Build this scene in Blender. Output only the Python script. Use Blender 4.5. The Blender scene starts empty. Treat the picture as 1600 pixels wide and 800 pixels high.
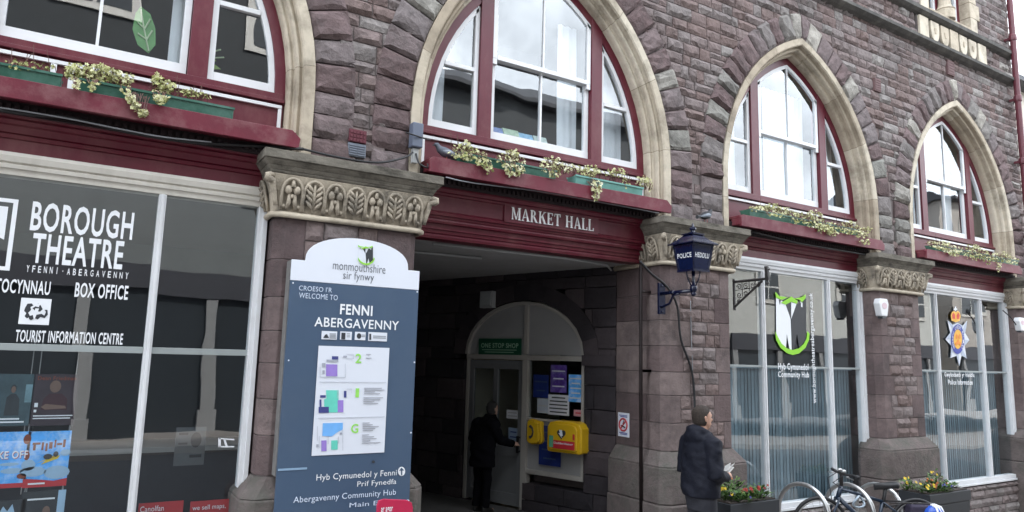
import bpy, bmesh, math, random
from mathutils import Vector, Matrix
rnd = random.Random(7)
R_ = math.radians
SC = bpy.context.scene
COL = SC.collection
UNIT = 1.12            # everything is laid out in units of 1.12 m and enlarged at the end

# ------------------------------------------------------------------ camera, sky, sun, exposure
YAW, PIT, ROL, F, H = R_(31.27), R_(8.375), R_(1.477), 1101.0, 2.2
_f = Vector((math.sin(YAW)*math.cos(PIT), math.cos(YAW)*math.cos(PIT), math.sin(PIT)))
_r = Vector((math.cos(YAW), -math.sin(YAW), 0))
_u = _r.cross(_f)
RT = _r*math.cos(ROL)+_u*math.sin(ROL)
UP = -_r*math.sin(ROL)+_u*math.cos(ROL)
cam = bpy.data.cameras.new('camera')
cam.sensor_width = 36; cam.lens = 36*F/1600; cam.clip_end = 2000; cam.clip_start = 0.05
camo = bpy.data.objects.new('camera', cam); COL.objects.link(camo)
M = Matrix.Identity(4)
for i in range(3):
    M[i][0], M[i][1], M[i][2] = RT[i], UP[i], -_f[i]
M[2][3] = H
camo.matrix_world = M
SC.camera = camo
def at(x, y, Y):
    """point of the plane Y that the photograph shows at pixel x, y -> (X, Z)"""
    d = RT*((x-800)/F) - UP*((y-400)/F) + _f
    t = Y/d.y
    return d.x*t, H+d.z*t

SUN_EL, SUN_AZ = 47, 22      # azimuth: 0 = +Y, 90 = +X
wd = bpy.data.worlds.new('World'); SC.world = wd; wd.use_nodes = True
nt = wd.node_tree; bg = nt.nodes['Background']; bg.inputs[1].default_value = 0.12
sky = nt.nodes.new('ShaderNodeTexSky'); sky.sky_type = 'NISHITA'; sky.sun_disc = False
sky.sun_elevation = R_(SUN_EL); sky.sun_rotation = R_(SUN_AZ); sky.dust_density = 4; sky.air_density = 1.0
hs = nt.nodes.new('ShaderNodeHueSaturation'); hs.inputs['Saturation'].default_value = 0.35; hs.inputs['Value'].default_value = 1.25
tc = nt.nodes.new('ShaderNodeTexCoord'); nz = nt.nodes.new('ShaderNodeTexNoise')
nz.inputs['Scale'].default_value = 2.2; nz.inputs['Detail'].default_value = 8; nz.inputs['Roughness'].default_value = .6
cr = nt.nodes.new('ShaderNodeValToRGB'); cr.color_ramp.elements[0].position = .38; cr.color_ramp.elements[1].position = .62
mx = nt.nodes.new('ShaderNodeMixRGB'); mx.inputs[2].default_value = (15.4, 16.4, 17.6, 1)
nt.links.new(tc.outputs['Generated'], nz.inputs['Vector']); nt.links.new(nz.outputs['Fac'], cr.inputs[0])
nt.links.new(sky.outputs[0], hs.inputs['Color']); nt.links.new(hs.outputs[0], mx.inputs[1]); nt.links.new(cr.outputs[0], mx.inputs[0])
nt.links.new(mx.outputs[0], bg.inputs[0])

sl = bpy.data.lights.new('sun', 'SUN'); sl.energy = 3.0; sl.angle = R_(3); sl.color = (1, .96, .9)
so = bpy.data.objects.new('sun', sl); COL.objects.link(so)
sd = Vector((math.sin(R_(SUN_AZ))*math.cos(R_(SUN_EL)), math.cos(R_(SUN_AZ))*math.cos(R_(SUN_EL)), math.sin(R_(SUN_EL))))
so.rotation_euler = sd.to_track_quat('Z', 'Y').to_euler()
so.location = (0, -3, 20)
vs = SC.view_settings
vs.view_transform = 'Standard'; vs.look = 'None'; vs.exposure = 1.78; vs.gamma = 1; vs.use_curve_mapping = False
SC.cycles.max_bounces = 8; SC.cycles.transparent_max_bounces = 12; SC.cycles.use_denoising = True

# ------------------------------------------------------------------ materials
MATS = {}
def newmat(name):
    m = bpy.data.materials.new(name); m.use_nodes = True
    n = m.node_tree.nodes; b = n['Principled BSDF']
    return m, m.node_tree, n, b
def mat(name, c, rough=.6, var=.12, scale=6.0, bump=.0, bscale=40, metal=0, spec=.5, tone=None, stain=None, sheen=0, stretch=None, coat=0):
    """procedural paint / stone / cloth. tone: list of (pos, colour) picked per face; stain: (colour, amount, scale)"""
    if name in MATS: return MATS[name]
    m, t, n, b = newmat(name)
    L = t.links.new
    co = n.new('ShaderNodeTexCoord'); vec = co.outputs['Object']
    if stretch:
        mp = n.new('ShaderNodeMapping'); mp.inputs['Scale'].default_value = stretch; L(vec, mp.inputs[0]); vec = mp.outputs[0]
    a = n.new('ShaderNodeTexNoise'); a.inputs['Scale'].default_value = scale; a.inputs['Detail'].default_value = 6; a.inputs['Roughness'].default_value = .65
    L(vec, a.inputs['Vector'])
    if tone:
        at_ = n.new('ShaderNodeAttribute'); at_.attribute_name = 'tone'
        rp = n.new('ShaderNodeValToRGB'); rp.color_ramp.interpolation = 'LINEAR'
        el = rp.color_ramp.elements
        while len(el) < len(tone): el.new(.5)
        for e, (p, cc) in zip(el, tone): e.position = p; e.color = (*cc, 1)
        L(at_.outputs['Fac'], rp.inputs[0]); base = rp.outputs[0]
    else:
        rg = n.new('ShaderNodeRGB'); rg.outputs[0].default_value = (*c, 1); base = rg.outputs[0]
    hv = n.new('ShaderNodeHueSaturation'); L(base, hv.inputs['Color'])
    mr = n.new('ShaderNodeMapRange'); mr.inputs[1].default_value = .25; mr.inputs[2].default_value = .75
    mr.inputs[3].default_value = 1-var; mr.inputs[4].default_value = 1+var
    L(a.outputs['Fac'], mr.inputs[0]); L(mr.outputs[0], hv.inputs['Value'])
    out = hv.outputs[0]
    if stain:
        s = n.new('ShaderNodeTexNoise'); s.inputs['Scale'].default_value = stain[2]; s.inputs['Detail'].default_value = 9; s.inputs['Roughness'].default_value = .7
        L(vec, s.inputs['Vector'])
        sr = n.new('ShaderNodeValToRGB'); sr.color_ramp.elements[0].position = .47; sr.color_ramp.elements[1].position = .68
        sr.color_ramp.elements[1].color = (stain[1],)*3+(1,)
        L(s.outputs['Fac'], sr.inputs[0])
        mm = n.new('ShaderNodeMixRGB'); mm.inputs[2].default_value = (*stain[0], 1)
        L(sr.outputs[0], mm.inputs[0]); L(out, mm.inputs[1]); out = mm.outputs[0]
    L(out, b.inputs['Base Color'])
    b.inputs['Roughness'].default_value = rough; b.inputs['Metallic'].default_value = metal
    b.inputs['Specular IOR Level'].default_value = spec
    if coat: b.inputs['Coat Weight'].default_value = coat
    if sheen: b.inputs['Sheen Weight'].default_value = sheen
    if bump:
        bn = n.new('ShaderNodeTexNoise'); bn.inputs['Scale'].default_value = bscale; bn.inputs['Detail'].default_value = 7; bn.inputs['Roughness'].default_value = .65
        L(co.outputs['Object'], bn.inputs['Vector'])
        bp = n.new('ShaderNodeBump'); bp.inputs['Strength'].default_value = bump; bp.inputs['Distance'].default_value = .02
        L(bn.outputs['Fac'], bp.inputs['Height']); L(bp.outputs[0], b.inputs['Normal'])
    MATS[name] = m
    return m
def glass(name, tint, fres=1.75, wob=.02, rough=0.0):
    m, t, n, b = newmat(name); L = t.links.new
    n.remove(b); out = n['Material Output']
    tr = n.new('ShaderNodeBsdfTransparent'); tr.inputs[0].default_value = (*tint, 1)
    gl = n.new('ShaderNodeBsdfGlossy'); gl.inputs['Roughness'].default_value = rough; gl.inputs[0].default_value = (.95, .98, 1, 1)
    fr = n.new('ShaderNodeFresnel'); ge = n.new('ShaderNodeNewGeometry'); mi = n.new('ShaderNodeMapRange')   # a thin sheet reflects alike from both sides
    mi.inputs[3].default_value = fres; mi.inputs[4].default_value = 1/fres; L(ge.outputs['Backfacing'], mi.inputs[0]); L(mi.outputs[0], fr.inputs[0])
    co = n.new('ShaderNodeTexCoord'); nn = n.new('ShaderNodeTexNoise'); nn.inputs['Scale'].default_value = 1.6; nn.inputs['Detail'].default_value = 1
    bp = n.new('ShaderNodeBump'); bp.inputs['Strength'].default_value = wob; bp.inputs['Distance'].default_value = .1
    L(co.outputs['Object'], nn.inputs['Vector']); L(nn.outputs['Fac'], bp.inputs['Height']); L(bp.outputs[0], gl.inputs['Normal'])
    mxs = n.new('ShaderNodeMixShader'); L(fr.outputs[0], mxs.inputs[0]); L(tr.outputs[0], mxs.inputs[1]); L(gl.outputs[0], mxs.inputs[2]); L(mxs.outputs[0], out.inputs[0])
    MATS[name] = m; return m

TONE_STONE = [(0, (.158, .115, .107)), (.22, (.186, .138, .129)), (.45, (.198, .155, .149)), (.62, (.203, .170, .165)), (.78, (.222, .197, .190)), (.92, (.27, .252, .24)), (1, (.42, .39, .36))]
M_RUB = mat('rock_faced_sandstone', (0, 0, 0), .92, .34, 11, 1.0, 30, tone=TONE_STONE, stain=((.06, .053, .052), .5, 1.1), spec=.25)
TONE_VOU = [(0, (.12, .084, .084)), (.3, (.16, .117, .117)), (.55, (.18, .155, .155)), (.75, (.22, .215, .195)), (.9, (.32, .30, .27)), (1, (.46, .43, .38))]
M_VOU = mat('voussoir_sandstone', (0, 0, 0), .92, .32, 9, 1.0, 24, tone=TONE_VOU, stain=((.05, .048, .045), .5, 3.5), spec=.25)
TONE_ASH = [(0, (.105, .077, .077)), (.5, (.15, .112, .110)), (1, (.20, .158, .150))]
M_ASH = mat('dressed_sandstone', (0, 0, 0), .9, .26, 5, .6, 34, tone=TONE_ASH, stain=((.065, .055, .055), .65, 2.4), spec=.2)
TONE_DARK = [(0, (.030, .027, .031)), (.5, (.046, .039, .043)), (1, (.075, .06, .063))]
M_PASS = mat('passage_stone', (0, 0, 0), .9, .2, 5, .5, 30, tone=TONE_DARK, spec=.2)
M_MORT = mat('mortar', (.17, .145, .14), .95, .15, 20, .3, 60)
TONE_LIME = [(0, (.17, .14, .105)), (.12, (.38, .32, .245)), (.5, (.49, .43, .34)), (1, (.57, .515, .42))]
M_LIME = mat('cream_limestone', (0, 0, 0), .85, .14, 7, .25, 50, tone=TONE_LIME, stain=((.20, .17, .13), .85, 2.2), spec=.25)
M_CAP = mat('weathered_limestone', (.42, .365, .29), .9, .25, 7, .5, 45, stain=((.10, .092, .08), .95, 4.5), spec=.2)
M_CAPT = mat('blackened_limestone', (.17, .155, .13), .92, .35, 5, .5, 30, stain=((.055, .05, .042), .95, 4.0), spec=.2, stretch=(1, 1, 2.5))
M_PLIN = mat('plinth_stone', (.140, .116, .110), .9, .3, 5, .9, 22, stain=((.085, .088, .075), .85, 2.6), spec=.2)
M_RED = mat('maroon_paint', (.098, .0068, .0185), .38, .16, 3, .05, 60, stain=((.15, .045, .05), .75, 2.6), stretch=(1, 1, .5), spec=.45)
M_REDL = mat('faded_maroon_paint', (.125, .0115, .0255), .5, .18, 3, .08, 60, stain=((.20, .085, .09), .8, 3.4), spec=.4)
M_WHITE = mat('white_gloss_paint', (.70, .71, .73), .35, .05, 3, .03, 40, stain=((.55, .55, .54), .4, 2.5))
M_CREAM = mat('cream_frame_paint', (.64, .61, .55), .45, .07, 3, .04, 40, stain=((.42, .39, .34), .5, 2.5), stretch=(1, 1, .4))
M_GREYP = mat('grey_panel_paint', (.42, .43, .43), .5, .06, 3)
M_NAVY = mat('navy_gloss_paint', (.004, .007, .030), .22, .1, 4, spec=.6)
M_BLACK = mat('black_rubber', (.012, .012, .014), .55, .1, 10)
M_IRON = mat('weathered_iron', (.035, .032, .033), .55, .3, 18, .2, 60, metal=.3)
M_STEEL = mat('brushed_steel', (.46, .46, .46), .38, .06, 8, metal=.9)
M_GREEN = mat('green_plastic', (.016, .085, .055), .42, .12, 4, stain=((.16, .30, .26), .35, 3))
M_TEAL = mat('sun_bleached_green_plastic', (.13, .33, .29), .5, .15, 4, stain=((.05, .16, .12), .6, 4))
M_SIGN = mat('slate_blue_board', (.058, .094, .155), .33, .06, 1.5, .02, 3, stain=((.085, .12, .17), .35, 1.2))
M_SIGNW = mat('white_board', (.70, .73, .80), .36, .02, 2)
M_TXTW = mat('white_vinyl', (.80, .82, .85), .45, .03, 8)
M_TXTB = mat('pale_blue_vinyl', (.62, .70, .84), .45, .03, 8)
M_TXTD = mat('dark_grey_ink', (.10, .11, .13), .5, .03, 8)
M_LIMEG = mat('lime_green_vinyl', (.26, .62, .03), .45, .03, 8)
M_CHAR = mat('charcoal_vinyl', (.035, .038, .045), .45, .03, 8)
M_FLOOR = mat('stone_flags', (.06, .057, .055), .8, .25, 5, .2, 30)
M_TARM = mat('tarmac', (.05, .05, .052), .9, .25, 30, .4, 120)
M_PAVE = mat('paving', (.22, .20, .185), .85, .15, 4, .2, 40)
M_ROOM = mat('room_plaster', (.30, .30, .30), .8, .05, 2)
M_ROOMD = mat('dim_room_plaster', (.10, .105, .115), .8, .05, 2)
M_CEIL = mat('painted_soffit', (.38, .38, .38), .7, .12, 3, stain=((.3, .29, .28), .6, 2))
G_UP = glass('upper_window_glass', (.90, .94, .96), 2.4, .028)
G_SHOP = glass('shop_glass', (.86, .91, .93), 2.2, .02)
G_PASS = glass('entrance_glass', (.7, .75, .78), 1.5, .01)

# ------------------------------------------------------------------ mesh builder
ORG = {}
class MB:
    def __init__(s): s.v = []; s.f = []; s.t = []
    def add(s, vs, fs, tone=.5):
        o = len(s.v); s.v += [tuple(p) for p in vs]
        for f in fs: s.f.append([i+o for i in f]); s.t.append(tone)
    def box(s, x0, x1, y0, y1, z0, z1, tone=.5):
        s.add([(x0, y0, z0), (x1, y0, z0), (x1, y1, z0), (x0, y1, z0), (x0, y0, z1), (x1, y0, z1), (x1, y1, z1), (x0, y1, z1)],
              [(0, 3, 2, 1), (4, 5, 6, 7), (0, 1, 5, 4), (1, 2, 6, 5), (2, 3, 7, 6), (3, 0, 4, 7)], tone)
    def obox(s, c, ax, ay, az, tone=.5):
        c, ax, ay, az = map(Vector, (c, ax, ay, az))
        P = [c+ax*i+ay*j+az*k for k in (-1, 1) for i, j in ((-1, -1), (1, -1), (1, 1), (-1, 1))]
        s.add(P, [(0, 3, 2, 1), (4, 5, 6, 7), (0, 1, 5, 4), (1, 2, 6, 5), (2, 3, 7, 6), (3, 0, 4, 7)], tone)
    def prism(s, pts, y0, y1, tone=.5):
        """outline in X, Z pushed from y0 to y1"""
        n = len(pts)
        s.add([(x, y0, z) for x, z in pts]+[(x, y1, z) for x, z in pts],
              [tuple(range(n)), tuple(range(2*n-1, n-1, -1))]+[(i, i+n, (i+1) % n+n, (i+1) % n) for i in range(n)], tone)
    def prism_z(s, pts, z0, z1, tone=.5, top=None):
        n = len(pts); top = top or pts
        s.add([(x, y, z0) for x, y in pts]+[(x, y, z1) for x, y in top],
              [tuple(range(n-1, -1, -1)), tuple(range(n, 2*n))]+[(i, (i+1) % n, (i+1) % n+n, i+n) for i in range(n)], tone)
    def prism_x(s, pts, x0, x1, tone=.5):
        n = len(pts)
        s.add([(x0, y, z) for y, z in pts]+[(x1, y, z) for y, z in pts],
              [tuple(range(n)), tuple(range(2*n-1, n-1, -1))]+[(i, i+n, (i+1) % n+n, (i+1) % n) for i in range(n)], tone)
    def poly(s, pts, y, tone=.5):
        s.add([(x, y, z) for x, z in pts], [tuple(range(len(pts)))], tone)
    def tube(s, path, r, n=8, tone=.5, closed=False):
        P = [Vector(p) for p in path]; k = len(P)
        rr = r if isinstance(r, (list, tuple)) else [r]*k
        vs = []; prev = None
        for i, p in enumerate(P):
            a = P[i-1] if (i or closed) else p; b = P[(i+1) % k] if (i < k-1 or closed) else p
            d = (b-a); d = d.normalized() if d.length > 1e-9 else Vector((0, 0, 1))
            if prev is None:
                q = d.orthogonal().normalized()
            else:
                q = prev-d*prev.dot(d)
                q = q.normalized() if q.length > 1e-6 else d.orthogonal().normalized()
            prev = q; w = d.cross(q)
            for j in range(n):
                an = 2*math.pi*j/n
                vs.append(p+(q*math.cos(an)+w*math.sin(an))*rr[i])
        fs = []
        for i in range(k if closed else k-1):
            i2 = (i+1) % k
            for j in range(n):
                fs.append((i*n+j, i*n+(j+1) % n, i2*n+(j+1) % n, i2*n+j))
        if not closed: fs += [tuple(range(n-1, -1, -1)), tuple(range((k-1)*n, k*n))]
        s.add(vs, fs, tone)
    def loft(s, rings, n=20, tone=.5):
        """rings: (cx, cy, cz, rx, ry), horizontal ellipses"""
        vs = []; fs = []
        for cx, cy, cz, rx, ry in rings:
            for j in range(n):
                a = 2*math.pi*j/n; vs.append((cx+rx*math.cos(a), cy+ry*math.sin(a), cz))
        k = len(rings)
        for i in range(k-1):
            for j in range(n): fs.append((i*n+j, i*n+(j+1) % n, (i+1)*n+(j+1) % n, (i+1)*n+j))
        fs += [tuple(range(n-1, -1, -1)), tuple(range((k-1)*n, k*n))]
        s.add(vs, fs, tone)
    def ball(s, c, rx, ry=None, rz=None, n=10, tone=.5):
        ry = ry or rx; rz = rz or rx; m = max(4, n//2+1)
        s.loft([(c[0], c[1], c[2]+rz*-math.cos(math.pi*i/m), max(rx*math.sin(math.pi*i/m), 1e-4), max(ry*math.sin(math.pi*i/m), 1e-4)) for i in range(m+1)], n, tone)
    def lathe(s, c, prof, n=16, tone=.5):
        s.loft([(c[0], c[1], c[2]+z, max(r, 1e-4), max(r, 1e-4)) for r, z in prof], n, tone)
    def sweep(s, paths, tones=None, close=False):
        """paths: list of equal-length point rows -> quads between rows"""
        k = len(paths); m = len(paths[0]); o = len(s.v)
        for p in paths: s.v += [tuple(q) for q in p]
        for i in range(k if close else k-1):
            i2 = (i+1) % k
            for j in range(m-1):
                s.f.append([o+i*m+j, o+i2*m+j, o+i2*m+j+1, o+i*m+j+1]); s.t.append(tones[j] if tones else .5)
    def rock(s, Fm, u0, u1, v0, v1, bulge, tone, joint=.0055, res=.05, depth=.05, flat=False):
        u0 += joint; u1 -= joint; v0 += joint; v1 -= joint
        if u1-u0 < .015 or v1-v0 < .015: return
        nu = max(2, min(9, round((u1-u0)/res))); nv = max(2, min(6, round((v1-v0)/res)))
        if flat: nu = nv = 2
        tu = rnd.uniform(-.35, .35); tv = rnd.uniform(-.5, .35)
        vs = []
        for j in range(nv+1):
            for i in range(nu+1):
                a = i/nu; b = j/nv; ed = (i in (0, nu)) or (j in (0, nv))
                if ed:
                    w = rnd.uniform(0, .004); uu = u0+(u1-u0)*a+rnd.uniform(-.003, .003); vv = v0+(v1-v0)*b+rnd.uniform(-.003, .003)
                    if flat: w = 0; uu = u0+(u1-u0)*a; vv = v0+(v1-v0)*b
                else:
                    rim = i in (1, nu-1) or j in (1, nv-1)
                    w = bulge*(rnd.uniform(.40, .85) if rim else rnd.uniform(.62, 1.0))+bulge*(tu*(a-.5)+tv*(b-.5))*1.1
                    aa = .5+(a-.5)*(1+1.35/nu); bb = .5+(b-.5)*(1+1.2/nv)
                    uu = u0+(u1-u0)*(aa+rnd.uniform(-.2, .2)/nu); vv = v0+(v1-v0)*(bb+rnd.uniform(-.2, .2)/nv)
                vs.append(Fm(uu, vv, w))
        fs = []; q = lambda i, j: j*(nu+1)+i
        for j in range(nv):
            for i in range(nu):
                A, B, C, D = q(i, j), q(i+1, j), q(i+1, j+1), q(i, j+1)
                if rnd.random() < .5: fs += [(A, B, C), (A, C, D)]
                else: fs += [(A, B, D), (B, C, D)]
        ring = [q(i, 0) for i in range(nu)]+[q(nu, j) for j in range(nv)]+[q(i, nv) for i in range(nu, 0, -1)]+[q(0, j) for j in range(nv, 0, -1)]
        o = len(vs)
        uv = [(u0+(u1-u0)*i/nu, v0) for i in range(nu)]+[(u1, v0+(v1-v0)*j/nv) for j in range(nv)]+[(u0+(u1-u0)*i/nu, v1) for i in range(nu, 0, -1)]+[(u0, v0+(v1-v0)*j/nv) for j in range(nv, 0, -1)]
        vs += [Fm(a, b, -depth) for a, b in uv]
        k = len(ring)
        fs += [(ring[i], o+i, o+(i+1) % k, ring[(i+1) % k]) for i in range(k)]
        s.add(vs, fs, tone)
    def move(s, fn):
        s.v = [tuple(fn(Vector(p))) for p in s.v]; return s
    def build(s, name, m, parent=None, smooth=False, bevel=0, label=None, flip=False, seg=2):
        org = ORG.get(parent.name, Vector()) if parent else Vector()
        me = bpy.data.meshes.new(name)
        me.from_pydata([tuple(Vector(p)-org) for p in s.v], [], s.f)
        a = me.attributes.new('tone', 'FLOAT', 'FACE'); a.data.foreach_set('value', s.t)
        bm = bmesh.new(); bm.from_mesh(me); bmesh.ops.recalc_face_normals(bm, faces=bm.faces); bm.to_mesh(me); bm.free()
        me.materials.append(m)
        if smooth: me.polygons.foreach_set('use_smooth', [True]*len(me.polygons))
        o = bpy.data.objects.new(name, me); COL.objects.link(o)
        if parent: o.parent = parent
        ORG[o.name] = org
        if bevel:
            b = o.modifiers.new('bevel', 'BEVEL'); b.width = bevel; b.segments = seg; b.limit_method = 'ANGLE'; b.angle_limit = R_(35)
        if label: o['label'] = label
        return o
def organic(mb, voxel, smooth=4, rough=0):
    """fuse overlapping closed shapes of a builder into one continuous skin"""
    me = bpy.data.meshes.new('tmp'); me.from_pydata(mb.v, [], mb.f)
    bm = bmesh.new(); bm.from_mesh(me); bmesh.ops.recalc_face_normals(bm, faces=bm.faces); bm.to_mesh(me); bm.free()
    o = bpy.data.objects.new('tmp', me); COL.objects.link(o)
    r = o.modifiers.new('r', 'REMESH'); r.mode = 'VOXEL'; r.voxel_size = voxel
    sm = o.modifiers.new('s', 'SMOOTH'); sm.factor = .5; sm.iterations = smooth
    dg = bpy.context.evaluated_depsgraph_get(); ev = o.evaluated_get(dg); m2 = ev.to_mesh()
    out = MB(); out.v = [tuple(v.co) for v in m2.vertices]; out.f = [list(p.vertices) for p in m2.polygons]; out.t = [.5]*len(out.f)
    ev.to_mesh_clear(); bpy.data.objects.remove(o); bpy.data.meshes.remove(me)
    return out
def tag(o, label, cat, group=None, kind=None):
    if label: o['label'] = label
    if cat: o['category'] = cat
    if group: o['group'] = group
    if kind: o['kind'] = kind
    return o
def thing(name, label, cat, loc, group=None):
    o = bpy.data.objects.new(name, None); COL.objects.link(o); o.location = loc; o.empty_display_size = .2
    ORG[o.name] = Vector(loc); return tag(o, label, cat, group)
def struct(o): o['kind'] = 'structure'; return o
def text_mb(s, bold=0.0, depth=.003):
    c = bpy.data.curves.new('t', 'FONT'); c.body = s; c.size = 1; c.offset = bold; c.resolution_u = 3; c.space_character = 1.04+bold*3
    o = bpy.data.objects.new('t', c); COL.objects.link(o)
    dg = bpy.context.evaluated_depsgraph_get(); ev = o.evaluated_get(dg); me = ev.to_mesh()
    mb = MB(); mb.v = [tuple(v.co) for v in me.vertices]; mb.f = [list(p.vertices) for p in me.polygons]; mb.t = [.5]*len(mb.f)
    ev.to_mesh_clear(); bpy.data.objects.remove(o); bpy.data.curves.remove(c)
    return mb
def text(s, x0, x1, zb, zt, y, m, parent, bold=0.0, name='lettering', rot=False, into=None):
    """flat lettering facing the street, its outline box fitted to x0..x1, zb..zt"""
    mb = text_mb(s, bold)
    if not mb.v: return None
    ax, bx = min(p[0] for p in mb.v), max(p[0] for p in mb.v); ay, by = min(p[1] for p in mb.v), max(p[1] for p in mb.v)
    if rot: mb.move(lambda p: Vector((x1-(x1-x0)*(p.y-ay)/(by-ay), y, zb+(zt-zb)*(p.x-ax)/(bx-ax))))
    else: mb.move(lambda p: Vector((x0+(x1-x0)*(p.x-ax)/(bx-ax), y, zb+(zt-zb)*(p.y-ay)/(by-ay))))
    if into is not None: into.add(mb.v, mb.f); return None
    return mb.build(name, m, parent)
def tpx(s, x0, y0, x1, y1, Y, m, parent, bold=0.0, into=None):
    """lettering on plane Y between the photograph's lower-left and upper-right pixels"""
    a = at(x0, y0, Y); b = at(x1, y1, Y)
    return text(s, a[0], b[0], a[1], b[1], Y, m, parent, bold, into=into)

# ------------------------------------------------------------------ ground
def sheet(name, pts, m, z_of=None):
    mb = MB(); mb.add(pts, [tuple(range(len(pts)))]); return struct(mb.build(name, m))
sheet('terrain', [(-300, -300, -1.3), (300, -300, -1.3), (300, 300, -1.3), (-300, 300, -1.3)], M_TARM)
def gz(x):
    """the street falls gently to the right"""
    return .2 if x < 5 else max(.2-.045*(x-5), -.9)
XS = [-60, 5, 12, 29, 90]
def strip(name, y0, y1, d0, d1, m, th=.3):
    mb = MB()
    for a, b in zip(XS, XS[1:]):
        mb.add([(a, y0, gz(a)+d0), (b, y0, gz(b)+d0), (b, y1, gz(b)+d1), (a, y1, gz(a)+d1)], [(0, 1, 2, 3)])
        mb.add([(a, y0, gz(a)+d0-th), (b, y0, gz(b)+d0-th), (b, y0, gz(b)+d0), (a, y0, gz(a)+d0)], [(0, 1, 2, 3)]); mb.add([(a, y1, gz(a)+d1), (b, y1, gz(b)+d1), (b, y1, gz(b)+d1-th), (a, y1, gz(a)+d1-th)], [(0, 1, 2, 3)])
    return struct(mb.build(name, m))
strip('pavement', 3.3, 18, 0, 0, M_PAVE); strip('kerb', 3.18, 3.297, .004, .004, mat('granite_kerb', (.25, .24, .23), .8, .2, 12))
strip('road', -1.6, 3.178, .22, -.11, M_TARM); strip('opposite_pavement', -16, -1.602, .35, .35, M_PAVE)

# ------------------------------------------------------------------ the market hall
CX = [-.1, 4.135, 8.345, 12.5]
W, RAD, OFF, Z0 = 1.66, 2.45, .79, 4.5
WY = 6.0
hall = thing('market_hall', 'market hall of purple rock-faced stone with four pointed arch windows above shopfronts', 'building', (6.25, 6.0, .2))
def ztop(dx, d):
    r = RAD-d; q = r*r-(abs(dx)+OFF)**2
    return Z0+math.sqrt(q) if q > 0 else Z0
def path(cx, d, zb, n=14, nj=3):
    r = RAD-d; ta = math.acos(OFF/r); w = W-d
    lf = [(cx-w, zb+(Z0-zb)*i/nj) for i in range(nj)]
    lf += [(cx+OFF-r*math.cos(ta*i/n), Z0+r*math.sin(ta*i/n)) for i in range(n+1)]
    rt = [(2*cx-x, z) for x, z in lf[-2::-1]]
    return lf+rt
def sweep_arch(mb, cx, prof, zb, tones=None, n=14, nj=3, close=False, joints=()):
    rows = []
    for d, y in prof:
        P = [(x, y, z) for x, z in path(cx, d, zb, n, nj)]; Q = []
        for j, p in enumerate(P):
            Q.append(p)
            if j in joints: b = P[j+1]; e = .006/math.dist(p, b); Q.append(tuple(p[k]+(b[k]-p[k])*e for k in range(3)))
        rows.append(Q)
    if tones and joints:
        T = []
        for j, t in enumerate(tones):
            if j in joints: T.append(0)
            T.append(t)
        tones = T
    mb.sweep(rows, tones, close)
def inside(x, z, d):
    for c in CX+[16.7]:
        dx = abs(x-c)
        if z <= Z0:
            if dx < W-d: return True
        else:
            r = RAD-d
            if (dx+OFF)**2+(z-Z0)**2 < r*r: return True
    return False
XR, ZT = 14.72, 10.3
FW = lambda u, v, w: (u, WY+.012-w, v)
# backing wall with the four arch openings
mb = MB()
xs = sorted(set([-3.2, XR, 11.79, 13.2]+[c+W*math.sin(i*math.pi/28) for c in CX for i in range(-14, 15)]))
for a, b in zip(xs, xs[1:]):
    m_ = (a+b)/2; zz = []
    for x in (a, b):
        k = [c for c in CX if abs(m_-c) < W]
        zz.append(ztop(x-k[0], 0.0) if k and abs(x-k[0]) < W-1e-6 else (Z0 if k else 3.6))
    P = [(a, zz[0]), (b, zz[1]), (b, ZT), (a, ZT)]
    if 11.79 < m_ < 13.2:
        mb.prism([P[0], P[1], (b, 8.25), (a, 8.25)], WY+.02, WY+.46); mb.prism([(a, 10.01), (b, 10.01), P[2], P[3]], WY+.02, WY+.46)
    else: mb.prism(P, WY+.02, WY+.46)
for a, b in ((-3.2, CX[0]-W), (CX[0]+W, CX[1]-W), (CX[1]+W, CX[2]-W), (CX[2]+W, CX[3]-W), (CX[3]+W, XR)):
    mb.box(a, b, WY+.022, WY+.46, 3.6, 4.6)
mb.build('wall', M_MORT, hall)
# coursed rock-faced stones
mb = MB(); z = 3.86
while z < ZT:
    h = rnd.choice((.11, .12, .135, .145, .16, .175))
    x = -3.1+rnd.uniform(0, .3)
    while x < XR:
        w_ = rnd.uniform(.18, .42)
        if rnd.random() < .12: w_ = rnd.uniform(.11, .16)
        x1 = min(x+w_, XR)
        xn = x1
        while x1-x > .03 and inside(x1, z, -.10) and not inside(x, z, -.10): x1 -= .02
        while x1-x > .03 and inside(x, z, -.10) and not inside(x1, z, -.10): x += .02
        w_ = x1-x
        cor = [(x, z), (x1, z), (x, z+h), (x1, z+h)]
        skip = all(inside(p, q, -.30) for p, q in cor) or inside((x+x1)/2, z, -.08) or w_ < .04
        if 11.38 < x+.05 and x1-.05 < 13.7 and z > 7.6 and z+h < 9.99 and not (z > 8.2 and (x1 < 11.62 or x > 13.42)): skip = True
        if not skip:
            base = rnd.random()**1.0*.86
            if rnd.random() < .06: base = rnd.uniform(.88, 1)
            base = min(1, max(0, base*.75+.12+.010*(x-4)))
            if w_ > .3 and h > .15 and rnd.random() < .22:
                mb.rock(FW, x, x1, z, z+h/2, .03, base); mb.rock(FW, x, x1-w_*.3, z+h/2, z+h, .03, min(1, base+.1)); mb.rock(FW, x1-w_*.3, x1, z+h/2, z+h, .03, max(0, base-.15))
            else:
                mb.rock(FW, x, x1, z, z+h, rnd.uniform(.026, .056), base)
        x = xn
    z += h
mb.build('stone_facing', M_RUB, hall)

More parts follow.
